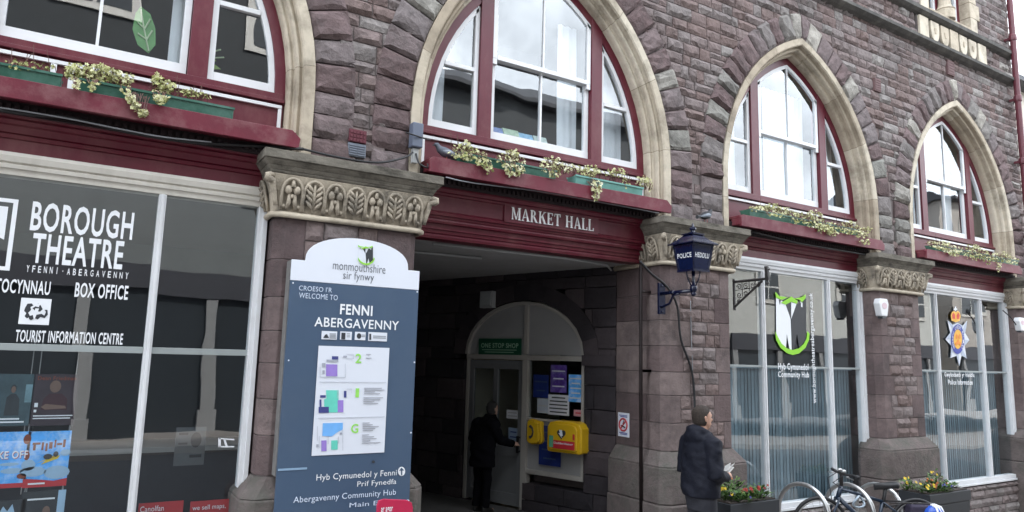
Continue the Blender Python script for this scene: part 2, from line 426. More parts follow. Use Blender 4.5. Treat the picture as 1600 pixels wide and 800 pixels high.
# arch rings: rock-faced voussoirs, cream mouldings, painted window frames
VT = .37
for bi, cx in enumerate(CX):
    mb = MB()
    r1, r2 = RAD, RAD+VT
    for sgn in (-1, 1):
        z = 3.85
        hh = [.23, .22, .21]
        for h in hh:     # jamb stones
            x0, x1 = (cx-W-VT, cx-W) if sgn < 0 else (cx+W, cx+W+VT)
            mb.rock(lambda u, v, w: (u, WY-.015-w, v), x0, x1, z, min(z+h, Z0), rnd.uniform(.035, .06), rnd.uniform(.1, .75), res=.06, depth=.08); z += h
        th = 0.0; ta = math.acos(OFF/r2)
        while th < ta:
            dth = rnd.uniform(.082, .112)
            if th+dth > ta-.05: dth = ta-th
            def Fv(u, v, w, th=th, sgn=sgn):
                x = cx-sgn*OFF+sgn*u*math.cos(v); z_ = Z0+u*math.sin(v)
                x = max(x, cx+.004) if sgn > 0 else min(x, cx-.004)
                return (x, WY-.015-w, z_)
            tn = rnd.random(); tn = rnd.uniform(.75, 1) if tn > .84 else tn*.85
            bu = rnd.uniform(.03, .065); gap = .0028
            # radial stone: u = radius, v = angle
            nu, nv = 6, 4; o = MB()
            o.rock(lambda a, b, w: Fv(r1+.004+(r2-r1-.008)*a, th+gap+(dth-2*gap)*b, w), 0, 1, 0, 1, bu, tn, joint=0, res=.2, depth=.08)
            mb.add(o.v, o.f, tn)
            th += dth
    mb.build('voussoir_ring', M_VOU, hall)
    mb = MB()
    n, nj = 14, 3
    tn = []; cur = .5
    for j in range(2*(n+nj)+1):
        if j % 4 == 2: cur = rnd.uniform(.12, 1)
        tn.append(cur)
    prof = [(0, WY+.08), (0, WY-.035), (.085, WY-.035), (.10, WY-.02), (.092, WY+.02), (.098, WY+.045), (.125, WY+.03), (.145, WY+.04), (.152, WY+.07), (.143, WY+.10), (.15, WY+.125), (.172, WY+.12), (.188, WY+.135), (.195, WY+.165), (.195, WY+.33)]
    sweep_arch(mb, cx, prof, 3.85, tn, joints=[j for j in range(2*(n+nj)) if j % 4 == 2])
    o = mb.build('arch_moulding', M_LIME, hall, smooth=False, bevel=0)
    # window
    mb = MB(); FY = 6.225
    sweep_arch(mb, cx, [(.185, FY), (.285, FY), (.285, FY+.1), (.185, FY+.1)], 4.38, close=True)
    for s in (-1, 1):
        x0, x1 = sorted((cx+s*.66, cx+s*.815))
        P = [(x0, 4.42), (x1, 4.42), (x1, ztop(x1-cx, .2)), (x0, ztop(x0-cx, .2))]
        mb.prism(P, FY-.012, FY+.12)
    mb.box(cx-1.45, cx+1.45, FY-.015, FY+.12, 4.43, 4.485); mb.box(cx-1.46, cx+1.46, FY-.04, FY+.12, 4.395, 4.428); mb.box(cx-1.46, cx+1.46, FY-.002, FY+.12, 4.04, 4.393)
    win = mb.build('arched_window', M_RED, hall, bevel=.004)
    mb = MB()   # white trim moulding on the panel below the window
    mb.box(cx-1.44, cx+1.44, FY-.03, FY-.003, 4.345, 4.375)
    for s in (-1, 1): mb.box(cx+s*1.425-.015, cx+s*1.425+.015, FY-.028, FY-.003, 4.06, 4.343)
    if bi == 0:
        for xx in (-.36, -.24): mb.box(xx-.02, xx+.02, FY-.028, FY-.003, 4.06, 4.343)
    mb.build('panel_trim', M_WHITE, win, bevel=.003)
    mb = MB(); SY = FY+.02
    # centre light: lower sash behind, upper sash in front
    zr = 5.405
    def stile(xa, xb, za, y0, y1, d=.3):
        mb.prism([(xa, za), (xb, za), (xb, ztop(xb-cx, d)), (xa, ztop(xa-cx, d))], y0, y1)
    mb.box(cx-.655, cx+.655, SY+.02, SY+.075, 4.487, 4.585)
    for s in (-1, 1):
        a, b = sorted((cx+s*.655, cx+s*.60))
        mb.box(a, b, SY+.022, SY+.073, 4.585, zr)
        stile(a, b, zr-.02, SY-.018, SY+.02)
        mb.prism([(a, zr-.085), (b, zr-.085), (b, zr-.02), (a, zr-.02)], SY-.016, SY+.018)
    mb.box(cx-.60, cx+.60, SY-.02, SY+.021, zr-.03, zr+.02)
    mb.box(cx-.6, cx+.6, SY+.024, SY+.07, zr-.03, zr+.015)
    mb.box(cx-.011, cx+.011, SY+.024, SY+.07, 4.585, zr-.03)
    mb.prism([(cx-.011, zr+.02), (cx+.011, zr+.02), (cx+.011, ztop(.011, .33)), (cx-.011, ztop(.011, .33))], SY-.012, SY+.018)
    rows = []
    for d, y in ((.285, SY-.018), (.335, SY-.018), (.335, SY+.02), (.285, SY+.02)):
        rows.append([(cx+dx, y, ztop(dx, d)) for dx in [-.65+1.3*i/16 for i in range(17)]])
    mb.sweep(rows, close=True)
    # side lights
    for s in (-1, 1):
        a, b = sorted((cx+s*.815, cx+s*.865))
        stile(a, b, 4.487, SY, SY+.05)
        bx = W-.33
        a, b = sorted((cx+s*.865, cx+s*bx)); mb.box(a, b, SY+.002, SY+.05, 4.487, 4.57)
        r = RAD-.335; zq = 5.2; xq = math.sqrt(r*r-(zq-Z0)**2)-OFF
        a, b = sorted((cx+s*.865, cx+s*xq)); mb.box(a, b, SY-.006, SY+.045, zq-.022, zq+.022)
        rows = []
        for d, y in ((.285, SY), (.335, SY), (.335, SY+.05), (.285, SY+.05)):
            ra = RAD-d; tm = math.acos((.83+OFF)/ra)
            rows.append([(cx+s*(W-d), y, 4.487)]+[(cx+s*(-OFF+ra*math.cos(tm*i/10)), y, Z0+ra*math.sin(tm*i/10)) for i in range(11)])
        mb.sweep(rows, close=True)
    mb.build('sash', M_WHITE, win, bevel=.003)
    def pane(pts, y, m, parent, tilt=None):
        pts = pts if sum((b[0]-a[0])*(b[1]+a[1]) for a, b in zip(pts, pts[1:]+pts[:1])) < 0 else pts[::-1]
        tx, tz = tilt if tilt else (rnd.uniform(-.004, .004), rnd.uniform(-.004, .004))
        mx_, mz_ = pts[0]
        mb = MB(); mb.add([(x, y+(x-mx_)*tx+(z_-mz_)*tz, z_) for x, z_ in pts], [tuple(range(len(pts)))])
        o = mb.build('pane', m, parent)
        if o.data.polygons[0].normal.y > 0: o.data.flip_normals()
        return o
    for s in (-1, 1):
        a, b = sorted((cx, cx+s*.61))
        pane([(a, 4.57), (b, 4.57), (b, zr), (a, zr)], SY+.05, G_UP, win)
        k = 6; top = [(a+(b-a)*i/k, ztop(a+(b-a)*i/k-cx, .31)) for i in range(k+1)]
        pane([(a, zr), (b, zr)]+top[::-1], SY+.004, G_UP, win)
        r = RAD-.31; tm = math.acos((.84+OFF)/r)
        cu = [(cx+s*(-OFF+r*math.cos(tm*i/8)), Z0+r*math.sin(tm*i/8)) for i in range(9)]
        pane([(cx+s*.84, 4.56), (cx+s*(W-.31), 4.56)]+cu[1:], SY+.03, G_UP, win)

# string courses, shield panel, upper two-light window
def moulding(name, prof, x0, x1, m, bevel=0):
    mb = MB(); mb.prism_x(prof, x0, x1); return mb.build(name, m, hall, bevel=bevel)
M_STR = mat('soot_dark_stone', (.085, .082, .078), .9, .25, 6, .4, 30, stain=((.2, .19, .17), .5, 4), spec=.2)
moulding('string_course', [(5.99, 7.55), (5.93, 7.575), (5.89, 7.60), (5.87, 7.615), (5.87, 7.665), (5.99, 7.70)], -3.1, 14.62, M_STR)
moulding('string_course', [(5.99, 8.08), (5.93, 8.10), (5.90, 8.12), (5.88, 8.135), (5.88, 8.20), (5.99, 8.245)], -3.1, 14.62, M_STR)
mb = MB(); mb.box(11.40, 13.62, 5.975, 6.02, 7.702, 8.078); mb.build('shield_panel', mat('dark_panel_stone', (.13, .115, .11), .9, .2, 8, .4, 30), hall)
sh = MB()
for i, (a, b) in enumerate(((11.42, 11.69), (11.76, 12.02), (12.08, 12.33), (12.38, 12.64), (12.69, 12.94), (13.0, 13.26), (13.33, 13.61))):
    if i in (0, 3, 6): P = [(a, 7.71), (b, 7.71), (b, 8.07), (a, 8.07)]
    else:
        c = (a+b)/2; h = (b-a)/2
        P = [(a, 8.06)]+[(c-h*math.cos(t*math.pi/12)**.7, 7.93-.21*math.sin(t*math.pi/12)) for t in range(0, 6)]+[(c, 7.71)]+[(c+h*math.cos(t*math.pi/12)**.7, 7.93-.21*math.sin(t*math.pi/12)) for t in range(5, -1, -1)]+[(b, 8.06)]
    sh.prism(P, 5.935, 5.974, rnd.uniform(.4, 1))
    if i not in (0, 3, 6): sh.prism([(c-.02, 7.85), (c+.02, 7.85), (c+.03, 7.95), (c-.03, 7.95)], 5.925, 5.934, .3)
sh.build('carved_shield', M_LIME, hall, bevel=.008)
mb = MB()
for k in range(6):
    z = 8.25+k*.29
    mb.box(11.56-(.08 if k % 2 else 0), 11.80, 5.965, 6.25, z+.003, z+.287, rnd.uniform(.3, 1)); mb.box(13.19, 13.42+(.10 if k % 2 else 0), 5.965, 6.25, z+.003, z+.287, rnd.uniform(.3, 1))
mb.box(11.8, 13.19, 5.955, 6.25, 8.247, 8.31, .2)
mb.lathe((12.5, 6.06, 8.31), [(.16, 0), (.16, .16), (.15, .17), (.17, .19), (.13, .22), (.11, .26), (.10, .34), (.10, 1.5)], 14, .5)
mb.build('stone_window_surround', M_LIME, hall, bevel=.008)
mb = MB()
for a, b in ((11.8, 12.45), (12.55, 13.19)):
    mb.box(a, a+.07, 6.15, 6.22, 8.32, 10); mb.box(b-.07, b, 6.15, 6.22, 8.32, 10); mb.box(a+.07, b-.07, 6.15, 6.22, 8.32, 8.37)
uw = mb.build('upper_window', M_RED, hall, bevel=.004)
mb = MB()
for a, b in ((11.87, 12.38), (12.62, 13.12)):
    mb.box(a, a+.05, 6.16, 6.21, 8.37, 10); mb.box(b-.05, b, 6.16, 6.21, 8.37, 10); mb.box(a+.05, b-.05, 6.16, 6.21, 8.37, 8.44)
mb.build('sash', M_WHITE, uw, bevel=.003)
for a, b in ((11.9, 12.35), (12.65, 13.09)): pane([(a, 8.4), (b, 8.4), (b, 10), (a, 10)], 6.19, G_UP, uw)
# air bricks and vents
mb = MB(); mb.box(1.885, 2.045, 5.955, 6.02, 4.095, 4.21)
for i in range(5):
    for j in range(3): mb.box(1.895+i*.03, 1.915+i*.03, 5.948, 5.954, 4.10+j*.036, 4.125+j*.036)
mb.build('terracotta_air_brick', mat('terracotta', (.11, .020, .032), .7, .2, 30), hall)
mb = MB(); mb.box(1.885, 2.05, 5.965, 6.02, 3.965, 4.085); 
for j in range(5):
    for a in (1.895, 1.972): mb.box(a, a+.07, 5.955, 5.963, 3.975+j*.021, 3.985+j*.021)
mb.build('louvred_vent', mat('grey_vent', (.16, .18, .22), .5, .1, 20), hall)
for x, z, w_, h in ((10.17, 6.55, .085, .10), (12.4, 7.38, .11, .13)):
    mb = MB(); mb.box(x-w_, x+w_, 5.972, 6.02, z-h, z+h)
    for j in range(5): mb.box(x-w_+.01, x+w_-.01, 5.966, 5.971, z-h+.02+j*h*.38, z-h+.05+j*h*.38)
    mb.build('terracotta_air_brick', mat('dusty_terracotta', (.135, .078, .078), .8, .2, 30), hall)

# ledges, troughs sit on them; fascias
for bi, cx in enumerate(CX):
    mb = MB(); x0, x1 = cx-1.515, cx+1.52
    y = 5.82
    P = [(x0, y), (x1-.0, y), (x1, 6.22), (x0, 6.22)]
    mb.prism([(x0, 3.907), (x1+.0, 3.907), (x1+.01, 3.99), (x1-.06, 4.052), (x0+.03, 4.052), (x0, 4.02)], y, y+.035)
    mb.box(x0+.01, x1-.02, y+.036, 6.222, 4.012, 4.047); mb.box(x0+.01, x1-.02, y+.036, 5.99, 3.93, 4.01)
    mb.build('ledge', M_REDL, hall, bevel=.004)
OP = [(-1.5, 1.27), (2.62, 5.6), (6.78, 9.72), (10.9, 14.08)]
for bi, (a, b) in enumerate(OP):
    mb = MB()
    if bi == 1:
        prof = [(6.27, 3.36), (6.262, 3.385), (6.275, 3.41), (6.262, 3.415), (6.255, 3.445), (6.24, 3.45), (6.235, 3.50), (6.20, 3.505), (6.192, 3.525), (6.20, 3.545), (6.19, 3.55), (6.185, 3.57), (6.165, 3.575), (6.158, 3.6), (6.17, 3.612), (6.165, 3.62), (6.165, 3.77), (6.15, 3.775), (6.145, 3.795), (6.12, 3.80), (6.11, 3.83), (6.09, 3.84), (6.09, 4.0), (6.4, 4.0), (6.4, 3.36)]
        prof = [(y_-.04, z_) for y_, z_ in prof[:-2]]+prof[-2:]
    else:
        prof = [(6.10, 3.59), (6.10, 3.685), (6.085, 3.69), (6.075, 3.715), (6.09, 3.72), (6.075, 3.73), (6.06, 3.775), (6.035, 3.785), (6.02, 3.81), (6.03, 3.82), (6.01, 3.83), (6.0, 3.86), (6.0, 3.98), (6.4, 3.98), (6.4, 3.59)]
    mb.prism_x(prof, a-.02, b+.02)
    yd = 6.03 if bi == 1 else 5.985
    fas = mb.build('fascia', M_RED, hall)
    if bi == 1: FASC = fas
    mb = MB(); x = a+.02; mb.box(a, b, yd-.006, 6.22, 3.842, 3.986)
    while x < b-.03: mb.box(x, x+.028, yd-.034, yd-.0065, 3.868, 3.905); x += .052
    mb.build('dentil_band', mat('soot_and_shadow_timber', (.014, .006, .008), .8, .4, 8, .2, 40), fas)  # near-black colour: dirty board, with the shadow under the ledge painted in
    if bi == 0:  pass
# MARKET HALL in raised serif capitals
def serif(ch):
    """serif capital as polygons in a unit-high box; returns polys, width"""
    k, t, s, h = .15, .055, .07, .045      # thick stem, thin stroke, serif reach, serif height
    R = lambda x0, z0, x1, z1: [(x0, z0), (x1, z0), (x1, z1), (x0, z1)]
    def stem(x, w=k, z0=0, z1=1, ser=(1, 1)):
        o = [R(x, z0, x+w, z1)]
        if ser[0]: o.append(R(x-s, z0, x+w+s, z0+h))
        if ser[1]: o.append(R(x-s, z1-h, x+w+s, z1))
        return o
    if ch == 'M': return stem(.09, t)+stem(.82, k)+[[(.08, 1), (.24, 1), (.56, .02), (.50, .02)], [(.82, 1), (.86, 1), (.55, .02), (.49, .02)]], 1.06
    if ch == 'A': return [[(.40, 1), (.47, 1), (.86, 0), (.68, 0)], [(.40, 1), (.45, 1), (.15, 0), (.09, 0)], R(.2, .28, .62, .28+t), R(.02, 0, .25, h), R(.6, 0, .94, h)], .93
    if ch == 'R':
        c = [(.24+.36*math.sin(a*math.pi/10), .745+.255*math.cos(a*math.pi/10)) for a in range(11)]
        i = [(.24+.22*math.sin(a*math.pi/10), .745+.205*math.cos(a*math.pi/10)) for a in range(11)]
        ring = [[c[j], c[j+1], i[j+1], i[j]] for j in range(10)]
        return stem(.09)+ring+[[(.3, .49), (.46, .52), (.82, 0), (.62, 0)], R(.62, 0, .9, h)], .9
    if ch == 'K': return stem(.09)+[[(.24, .42), (.24, .5), (.68, 1), (.76, 1)], [(.36, .57), (.47, .68), (.84, 0), (.65, 0)], R(.6, 1-h, .86, 1), R(.6, 0, .92, h)], .92
    if ch == 'E': return stem(.09)+[R(.2, 1-t, .66, 1), R(.2, 0, .7, t), R(.2, .48, .52, .48+t), R(.62, .78, .66, 1), R(.66, 0, .7, .24), R(.49, .38, .53, .64)], .78
    if ch == 'T': return stem(.32, k, 0, 1, (1, 0))+[R(.04, 1-t, .75, 1), R(.04, .76, .08, 1), R(.71, .76, .75, 1)], .79
    if ch == 'H': return stem(.09)+stem(.66)+[R(.2, .48, .7, .48+t)], .95
    if ch == 'L': return stem(.09)+[R(.2, 0, .68, t), R(.64, 0, .68, .26)], .74
    return [], .45
tw = sum(serif(c)[1]+.08 for c in 'MARKET HALL')-.08
a = at(798, 348, 6.11); b = at(927, 346, 6.11); hz = .128; sx = (b[0]-a[0])/tw; x = a[0]
mb = MB(); zb = 3.632
for c in 'MARKET HALL':
    ps, w_ = serif(c)
    for p in ps: mb.prism([(x+px_*sx, zb+pz*hz) for px_, pz in p], 6.092+rnd.uniform(0, .001), 6.105)
    x += (w_+.08)*sx
mb.build('lettering', mat('bright_white_letters', (.88, .89, .90), .5), FASC)
mb = MB(); mb.box(a[0]-.08, b[0]+.07, 6.106, 6.13, zb-.035, zb+hz+.03); mb.build('name_board', M_RED, FASC, bevel=.004)

# ------------------------------------------------------------------ piers with carved capitals
PIERS = [(1.29, 2.57, 6.2, 6.3), (5.6, 6.73, 6.72, 6.2), (9.7, 10.86, 6.2, 6.2), (14.03, 15.2, 6.2, 6.4), (-2.9, -1.55, 6.2, 6.2)]   # xl, xr, depth of left and right returns
PF = 5.88
def pier(xl, xr, ybl, ybr, motifs):
    C = .085     # chamfered corners
    yb = max(ybl, ybr)
    core = MB(); core.prism_z([(xl+.012, yb), (xl+.012, PF+C), (xl+C, PF+.012), (xr-C, PF+.012), (xr-.012, PF+C), (xr-.012, yb)], .3, 3.4)
    pr = core.build('pier', M_MORT, hall)
    ash = MB(); ash2 = MB(); rub = MB()
    z = 1.245; k = rnd.randint(0, 1)
    while z < 3.31:
        h = rnd.uniform(.25, .33)
        if z+h > 3.2: h = 3.318-z
        g = .003
        qa, qb = ((.36, .24) if k % 2 else (.24, .36)); qa += rnd.uniform(-.04, .04); qb += rnd.uniform(-.04, .04)
        tn = rnd.random()
        la = .42 if k % 2 else .3
        # quoins wrap the corner
        ash.prism_z([(xl, PF+la), (xl, PF+C), (xl+C, PF), (xl+qa, PF), (xl+qa, PF+.06), (xl+C, PF+.06), (xl+.06, PF+C), (xl+.06, PF+la)], z+g, z+h-g, tn)
        ash2.prism_z([(xr, PF+la), (xr-.06, PF+la), (xr-.06, PF+C), (xr-C, PF+.06), (xr-qb, PF+.06), (xr-qb, PF), (xr-C, PF), (xr, PF+C)], z+g, z+h-g, rnd.random())
        if ybl > PF+la+.02: ash.box(xl, xl+.05, PF+la+2*g, ybl, z+g, z+h-g, rnd.random())
        if ybr > PF+la+.02: ash2.box(xr-.05, xr, PF+la+2*g, ybr, z+g, z+h-g, rnd.random())
        nsub = 2 if h > .2 else 1
        for q in range(nsub):
            za, zb_ = z+h*q/nsub, z+h*(q+1)/nsub
            x = xl+qa
            while x < xr-qb-.02:
                x1 = min(x+rnd.uniform(.14, .36), xr-qb)
                if xr-qb-x1 < .09: x1 = xr-qb
                rub.rock(lambda u, v, w: (u, PF+.004-w, v), x, x1, za, zb_, rnd.uniform(.015, .045), rnd.uniform(.1, .65), res=.05)
                x = x1
        z += h; k += 1
    ash.build('quoin', M_ASH, pr, bevel=.006); ash2.build('quoin', M_ASH, pr, bevel=.006)
    rub.build('rock_faced_panel', M_RUB, pr)
    # plinth: sloped top course, block, base
    def ring(e, c=C):
        return [(xl-e, yb), (xl-e, PF-e+c), (xl-e+c, PF-e), (xr+e-c, PF-e), (xr+e, PF-e+c), (xr+e, yb)]
    p = MB(); p.prism_z(ring(.125, .10), 1.09, 1.24, .5, ring(.004)); p.prism_z(ring(.125, .10), .70, 1.088)
    p.prism_z(ring(.14, .10), -.35, .697)
    p.build('plinth', M_PLIN, pr, bevel=.018)
    if abs(xl-9.7) < .1 or abs(xl-14.03) < .1:
        o = MB(); z = -.3
        for h in (.17, .17, .18, .16, .17, .14):
            x = xl-.05
            while x < xr+.03:
                x1 = min(x+rnd.uniform(.2, .4), xr+.04)
                o.rock(lambda u, v, w: (u, PF-.142-w, v), x, x1, z, z+h, .04, rnd.uniform(.45, .85), depth=.02)
                x = x1
            z += h
        o.build('rock_faced_base', M_RUB, pr)
    # capital
    def rg(e, c): return [(xl-e, yb), (xl-e, PF-e+c), (xl-e+c, PF-e), (xr+e-c, PF-e), (xr+e, PF-e+c), (xr+e, yb)]
    c1 = MB()
    c1.prism_z(rg(.03, .06), 3.36, 3.52, .5, rg(.05, .04)); c1.prism_z(rg(.05, .04), 3.52, 3.665, .5, rg(.085, .012))
    cap = c1.build('capital', M_CAP, pr, bevel=.006)
    c2 = MB(); c2.prism_z(rg(.085, .012), 3.667, 3.69, .5, rg(.095, .01)); c2.prism_z(rg(.095, .01), 3.69, 3.725, .5, rg(.115, .01)); c2.prism_z(rg(.115, .01), 3.725, 3.768, .5, rg(.15, .008))
    c2.prism_z(rg(.158, .008), 3.77, 3.845); c2.prism_z(rg(.158, .008), 3.845, 3.862, .5, rg(.06, .008))
    c2.build('abacus', M_CAPT, cap, bevel=.008)
    t = MB(); e = .03
    pth = [(xl-e, yb, 3.338), (xl-e, PF-e+.05, 3.338), (xl-e+.05, PF-e, 3.338), (xr+e-.05, PF-e, 3.338), (xr+e, PF-e+.05, 3.338), (xr+e, yb, 3.338)]
    t.tube(pth, .026, 10); t.build('torus', M_LIME, cap, smooth=True)
    lv = MB()
    def fr(side):
        if side == 'f': return lambda u, v, w: (xl+u, PF-.032-.055*max(0, (v-3.36)/.3)-w, v)
        if side == 'l': return lambda u, v, w: (xl-.032-.055*max(0, (v-3.36)/.3)-w, PF+u, v)
        return lambda u, v, w: (xr+.032+.055*max(0, (v-3.36)/.3)+w, PF+u, v)
    def motif(F_, u, hw, kind):
        zb_, zt_ = 3.372, 3.64; g = lambda a, b, w: F_(u+a*hw, zb_+(zt_-zb_)*b, w)
        arch = [g(-.9, .0, .012), g(-.95, .35, .016)]+[g(-.92*math.cos(t_*math.pi/8), .55+.42*math.sin(t_*math.pi/8), .018) for t_ in range(9)]+[g(.95, .35, .016), g(.9, 0, .012)]
        lv.tube(arch, .0135, 6)
        if kind:
            lv.tube([g(0, .02, .018), g(0, .5, .022), g(0, .86, .018)], [.012, .016, .008], 6)
            for b in (.1, .27, .44, .61):
                for s in (-1, 1): lv.tube([g(.05*s, b, .016), g(.4*s, b+.12, .034), g(.66*s, b+.24, .02), g(.74*s, b+.14, .006)], [.008, .015, .013, .005], 6)
        else:
            for s in (-1, 1):
                lv.ball(g(.38*s, .62, .016), hw*.36, .03, .038, 8)
                lv.tube([g(.28*s, .5, .016), g(.24*s, .25, .02), g(.42*s, .04, .012)], [.012, .02, .014], 6)
                lv.ball(g(.68*s, .12, .012), .017, .016, .017, 8)
            lv.ball(g(0, .42, .024), .016, .016, .02, 8); lv.tube([g(0, .9, .02), g(.0, .7, .028)], [.012, .02], 6)
    n = motifs; wd_ = (xr-xl-.02)/n
    for i in range(n): motif(fr('f'), .01+wd_*(i+.5), wd_*.5, i % 2)
    nl = max(1, int((ybl-PF)/.17))
    for i in range(nl): motif(fr('l'), .02+(ybl-PF-.02)/nl*(i+.5), .08, (i+1) % 2)
    for sx_, x in ((-1, xl-.02), (1, xr+.02)):       # corner scrolls
        sp = [(x+sx_*(.00+.045*t_), PF-.045-.03*t_, 3.40+.20*t_) for t_ in (0, .25, .5, .75, 1)]
        sp += [(x+sx_*(.045+.05*math.sin(t_)), PF-.075-.035*math.sin(t_), 3.60+.035*(1-math.cos(t_))-.03*t_/4) for t_ in (.6, 1.2, 1.9, 2.7, 3.6)]
        lv.tube(sp, [.02, .02, .022, .024, .028, .03, .03, .026, .02, .012], 8)
    lv.build('carved_leaf_frieze', M_CAP, cap, smooth=True)
    return pr
for i, (a, b, c, d) in enumerate(PIERS): pier(a, b, c, d, (7, 6, 6, 6, 7)[i])

# ------------------------------------------------------------------ shopfronts
GY = 6.15
def shopfront(x0, x1, mull, zb, m_frame, extra_right=.075):
    mb = MB()
    mb.prism_x([(6.115, 3.47), (6.10, 3.475), (6.095, 3.50), (6.105, 3.51), (6.085, 3.52), (6.075, 3.56), (6.085, 3.588), (6.25, 3.588), (6.25, 3.43), (6.125, 3.43), (6.12, 3.455)], x0, x1)
    o = mb.build('shopfront_head', m_frame, hall)
    mb = MB()
    mb.box(x0, x0+.05, 6.105, 6.22, zb, 3.428); mb.box(x1-extra_right, x1, 6.105, 6.22, zb, 3.428)
    mb.box(x1-extra_right*.55, x1-.004, 6.088, 6.104, zb, 3.43)
    for m_ in mull:
        mb.box(m_-.028, m_+.028, 6.125, 6.21, zb+.06, 3.428); mb.box(m_-.010, m_+.014, 6.108, 6.124, zb+.06, 3.428)
    mb.box(x0+.05, x1-extra_right, 6.10, 6.22, zb, zb+.058); mb.box(x0, x1, 6.08, 6.215, zb-.035, zb-.002)
    sf = mb.build('shopfront', M_WHITE, hall, bevel=.004)
    o.parent = sf; 
    xs = [x0+.05]+list(mull)+[x1-extra_right]
    tr = MB()
    for a, b in zip(xs, xs[1:]):
        a2 = a+(.028 if a in mull else 0); b2 = b-(.028 if b in mull else 0)
        tr.box(a2, b2, 6.144, 6.2, *((2.175, 2.225) if x0 < 0 else (2.185, 2.212)))
    tr.build('transom', mat('dull_grey_transom', (.30, .33, .33), .5, .08, 6), sf, bevel=.003)
    for a, b in zip(xs, xs[1:]):
        pane([(a, zb+.058), (b, zb+.058), (b, 2.2), (a, 2.2)], GY+.008, G_SHOP, sf)
        pane([(a, 2.2), (b, 2.2), (b, 3.43), (a, 3.43)], GY+.004, G_SHOP, sf)
    return sf
SF1 = shopfront(-1.5, 1.275, (-.66, .465), .36, M_CREAM)
SF3 = shopfront(6.8, 9.72, (7.575, 8.955), .43, M_WHITE)
SF4 = shopfront(10.93, 14.02, (11.735, 13.145), .43, M_WHITE)
for x0, x1, top in ((-1.5, 1.27, .31), (6.73, 9.7, .38), (10.86, 14.03, .38)):
    o = MB(); z = -.35 if x0 > 5 else .1; o.box(x0, x1, 6.14, 6.25, z, top-.003, .3)
    while z < top-.02:
        h = min(.13, top-.004-z); x = x0
        while x < x1-.01:
            xx = min(x+rnd.uniform(.2, .42), x1)
            o.rock(lambda u, v, w: (u, 6.10-w, v), x, xx, z, z+h, .04, rnd.uniform(.5, .88), depth=.06); x = xx
        z += h
    o.build('stall_riser', M_RUB, hall)

# ------------------------------------------------------------------ rooms behind the glass, roof
def room(name, x0, x1, y0, y1, z0, z1, m, parts=()):
    mb = MB(); t = .05
    mb.box(x0, x1, y1, y1+t, z0-t, z1+t); mb.box(x0, x1, y0, y1-.001, z0-t, z0); mb.box(x0, x1, y0, y1-.001, z1, z1+t)
    mb.box(x0-t, x0-.001, y0, y1+t, z0-t, z1+t); mb.box(x1+.001, x1+t, y0, y1+t, z0-t, z1+t)
    for x in parts: mb.box(x-t, x+t, y0, y1-.002, z0+.001, z1-.001)
    return mb.build(name, m, hall)
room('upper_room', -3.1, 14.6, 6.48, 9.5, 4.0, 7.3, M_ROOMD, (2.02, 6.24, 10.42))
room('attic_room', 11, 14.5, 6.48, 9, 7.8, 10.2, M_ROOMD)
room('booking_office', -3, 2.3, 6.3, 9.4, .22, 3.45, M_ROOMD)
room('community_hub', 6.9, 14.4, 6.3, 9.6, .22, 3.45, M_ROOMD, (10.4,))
mb = MB(); mb.box(-3.3, XR, 6.0, 15, ZT+.001, ZT+.2); mb.box(-3.3, XR, 14.9, 15, .2, ZT); mb.box(-3.4, -3.3, 6.0, 15, .2, ZT+.2); mb.box(XR+.001, XR+.1, 6.05, 15, .2, ZT+.2)
mb.build('roof', M_MORT, hall)
# vertical blinds behind the hub windows
M_BL = mat('pale_blue_blind', (0, 0, 0), .7, .12, 3, tone=[(0, (.12, .165, .19)), (1, (.19, .26, .30))])
for x0, x1 in ((6.86, 9.68), (10.98, 13.95)):
    mb = MB(); x = x0
    while x < x1:
        a = rnd.uniform(.08, .2); mb.obox((x, 6.34, 1.31), (.033*math.cos(a), .033*math.sin(a), 0), (-.0015*math.sin(a), .0015*math.cos(a), 0), (0, 0, .86), rnd.random()); x += .066
    mb.box(x0, x1, 6.30, 6.35, 2.17, 2.21)
    mb.build('vertical_blind', M_BL, hall)
# curtains and pale reveals behind the arched windows
M_NET = mat('net_curtain', (.80, .83, .86), .8, .06, 5)
for cx, spans in ((CX[0], ((.52, .62),)), (CX[1], ((-1.32, -1.1), (.36, .62), (1.05, 1.3))), (CX[2], ((-1.3, -.85), (-.62, -.3), (-.25, .3), (.3, .62), (.95, 1.3))), (CX[3], ((-.62, -.45), (.4, .62), (.98, 1.3)))):
    mb = MB()
    for a, b in spans:
        n = max(3, int((b-a)/.03)); tp = 6.15 if cx != CX[2] else 6.2
        rows = [[(cx+a+(b-a)*i/n, 6.47+.018*math.sin(i*2.1+j), z) for i in range(n+1)] for j, z in enumerate((4.45, 5.2, tp))]
        mb.sweep(rows)
    mb.build('net_curtain', M_NET, hall, smooth=True)

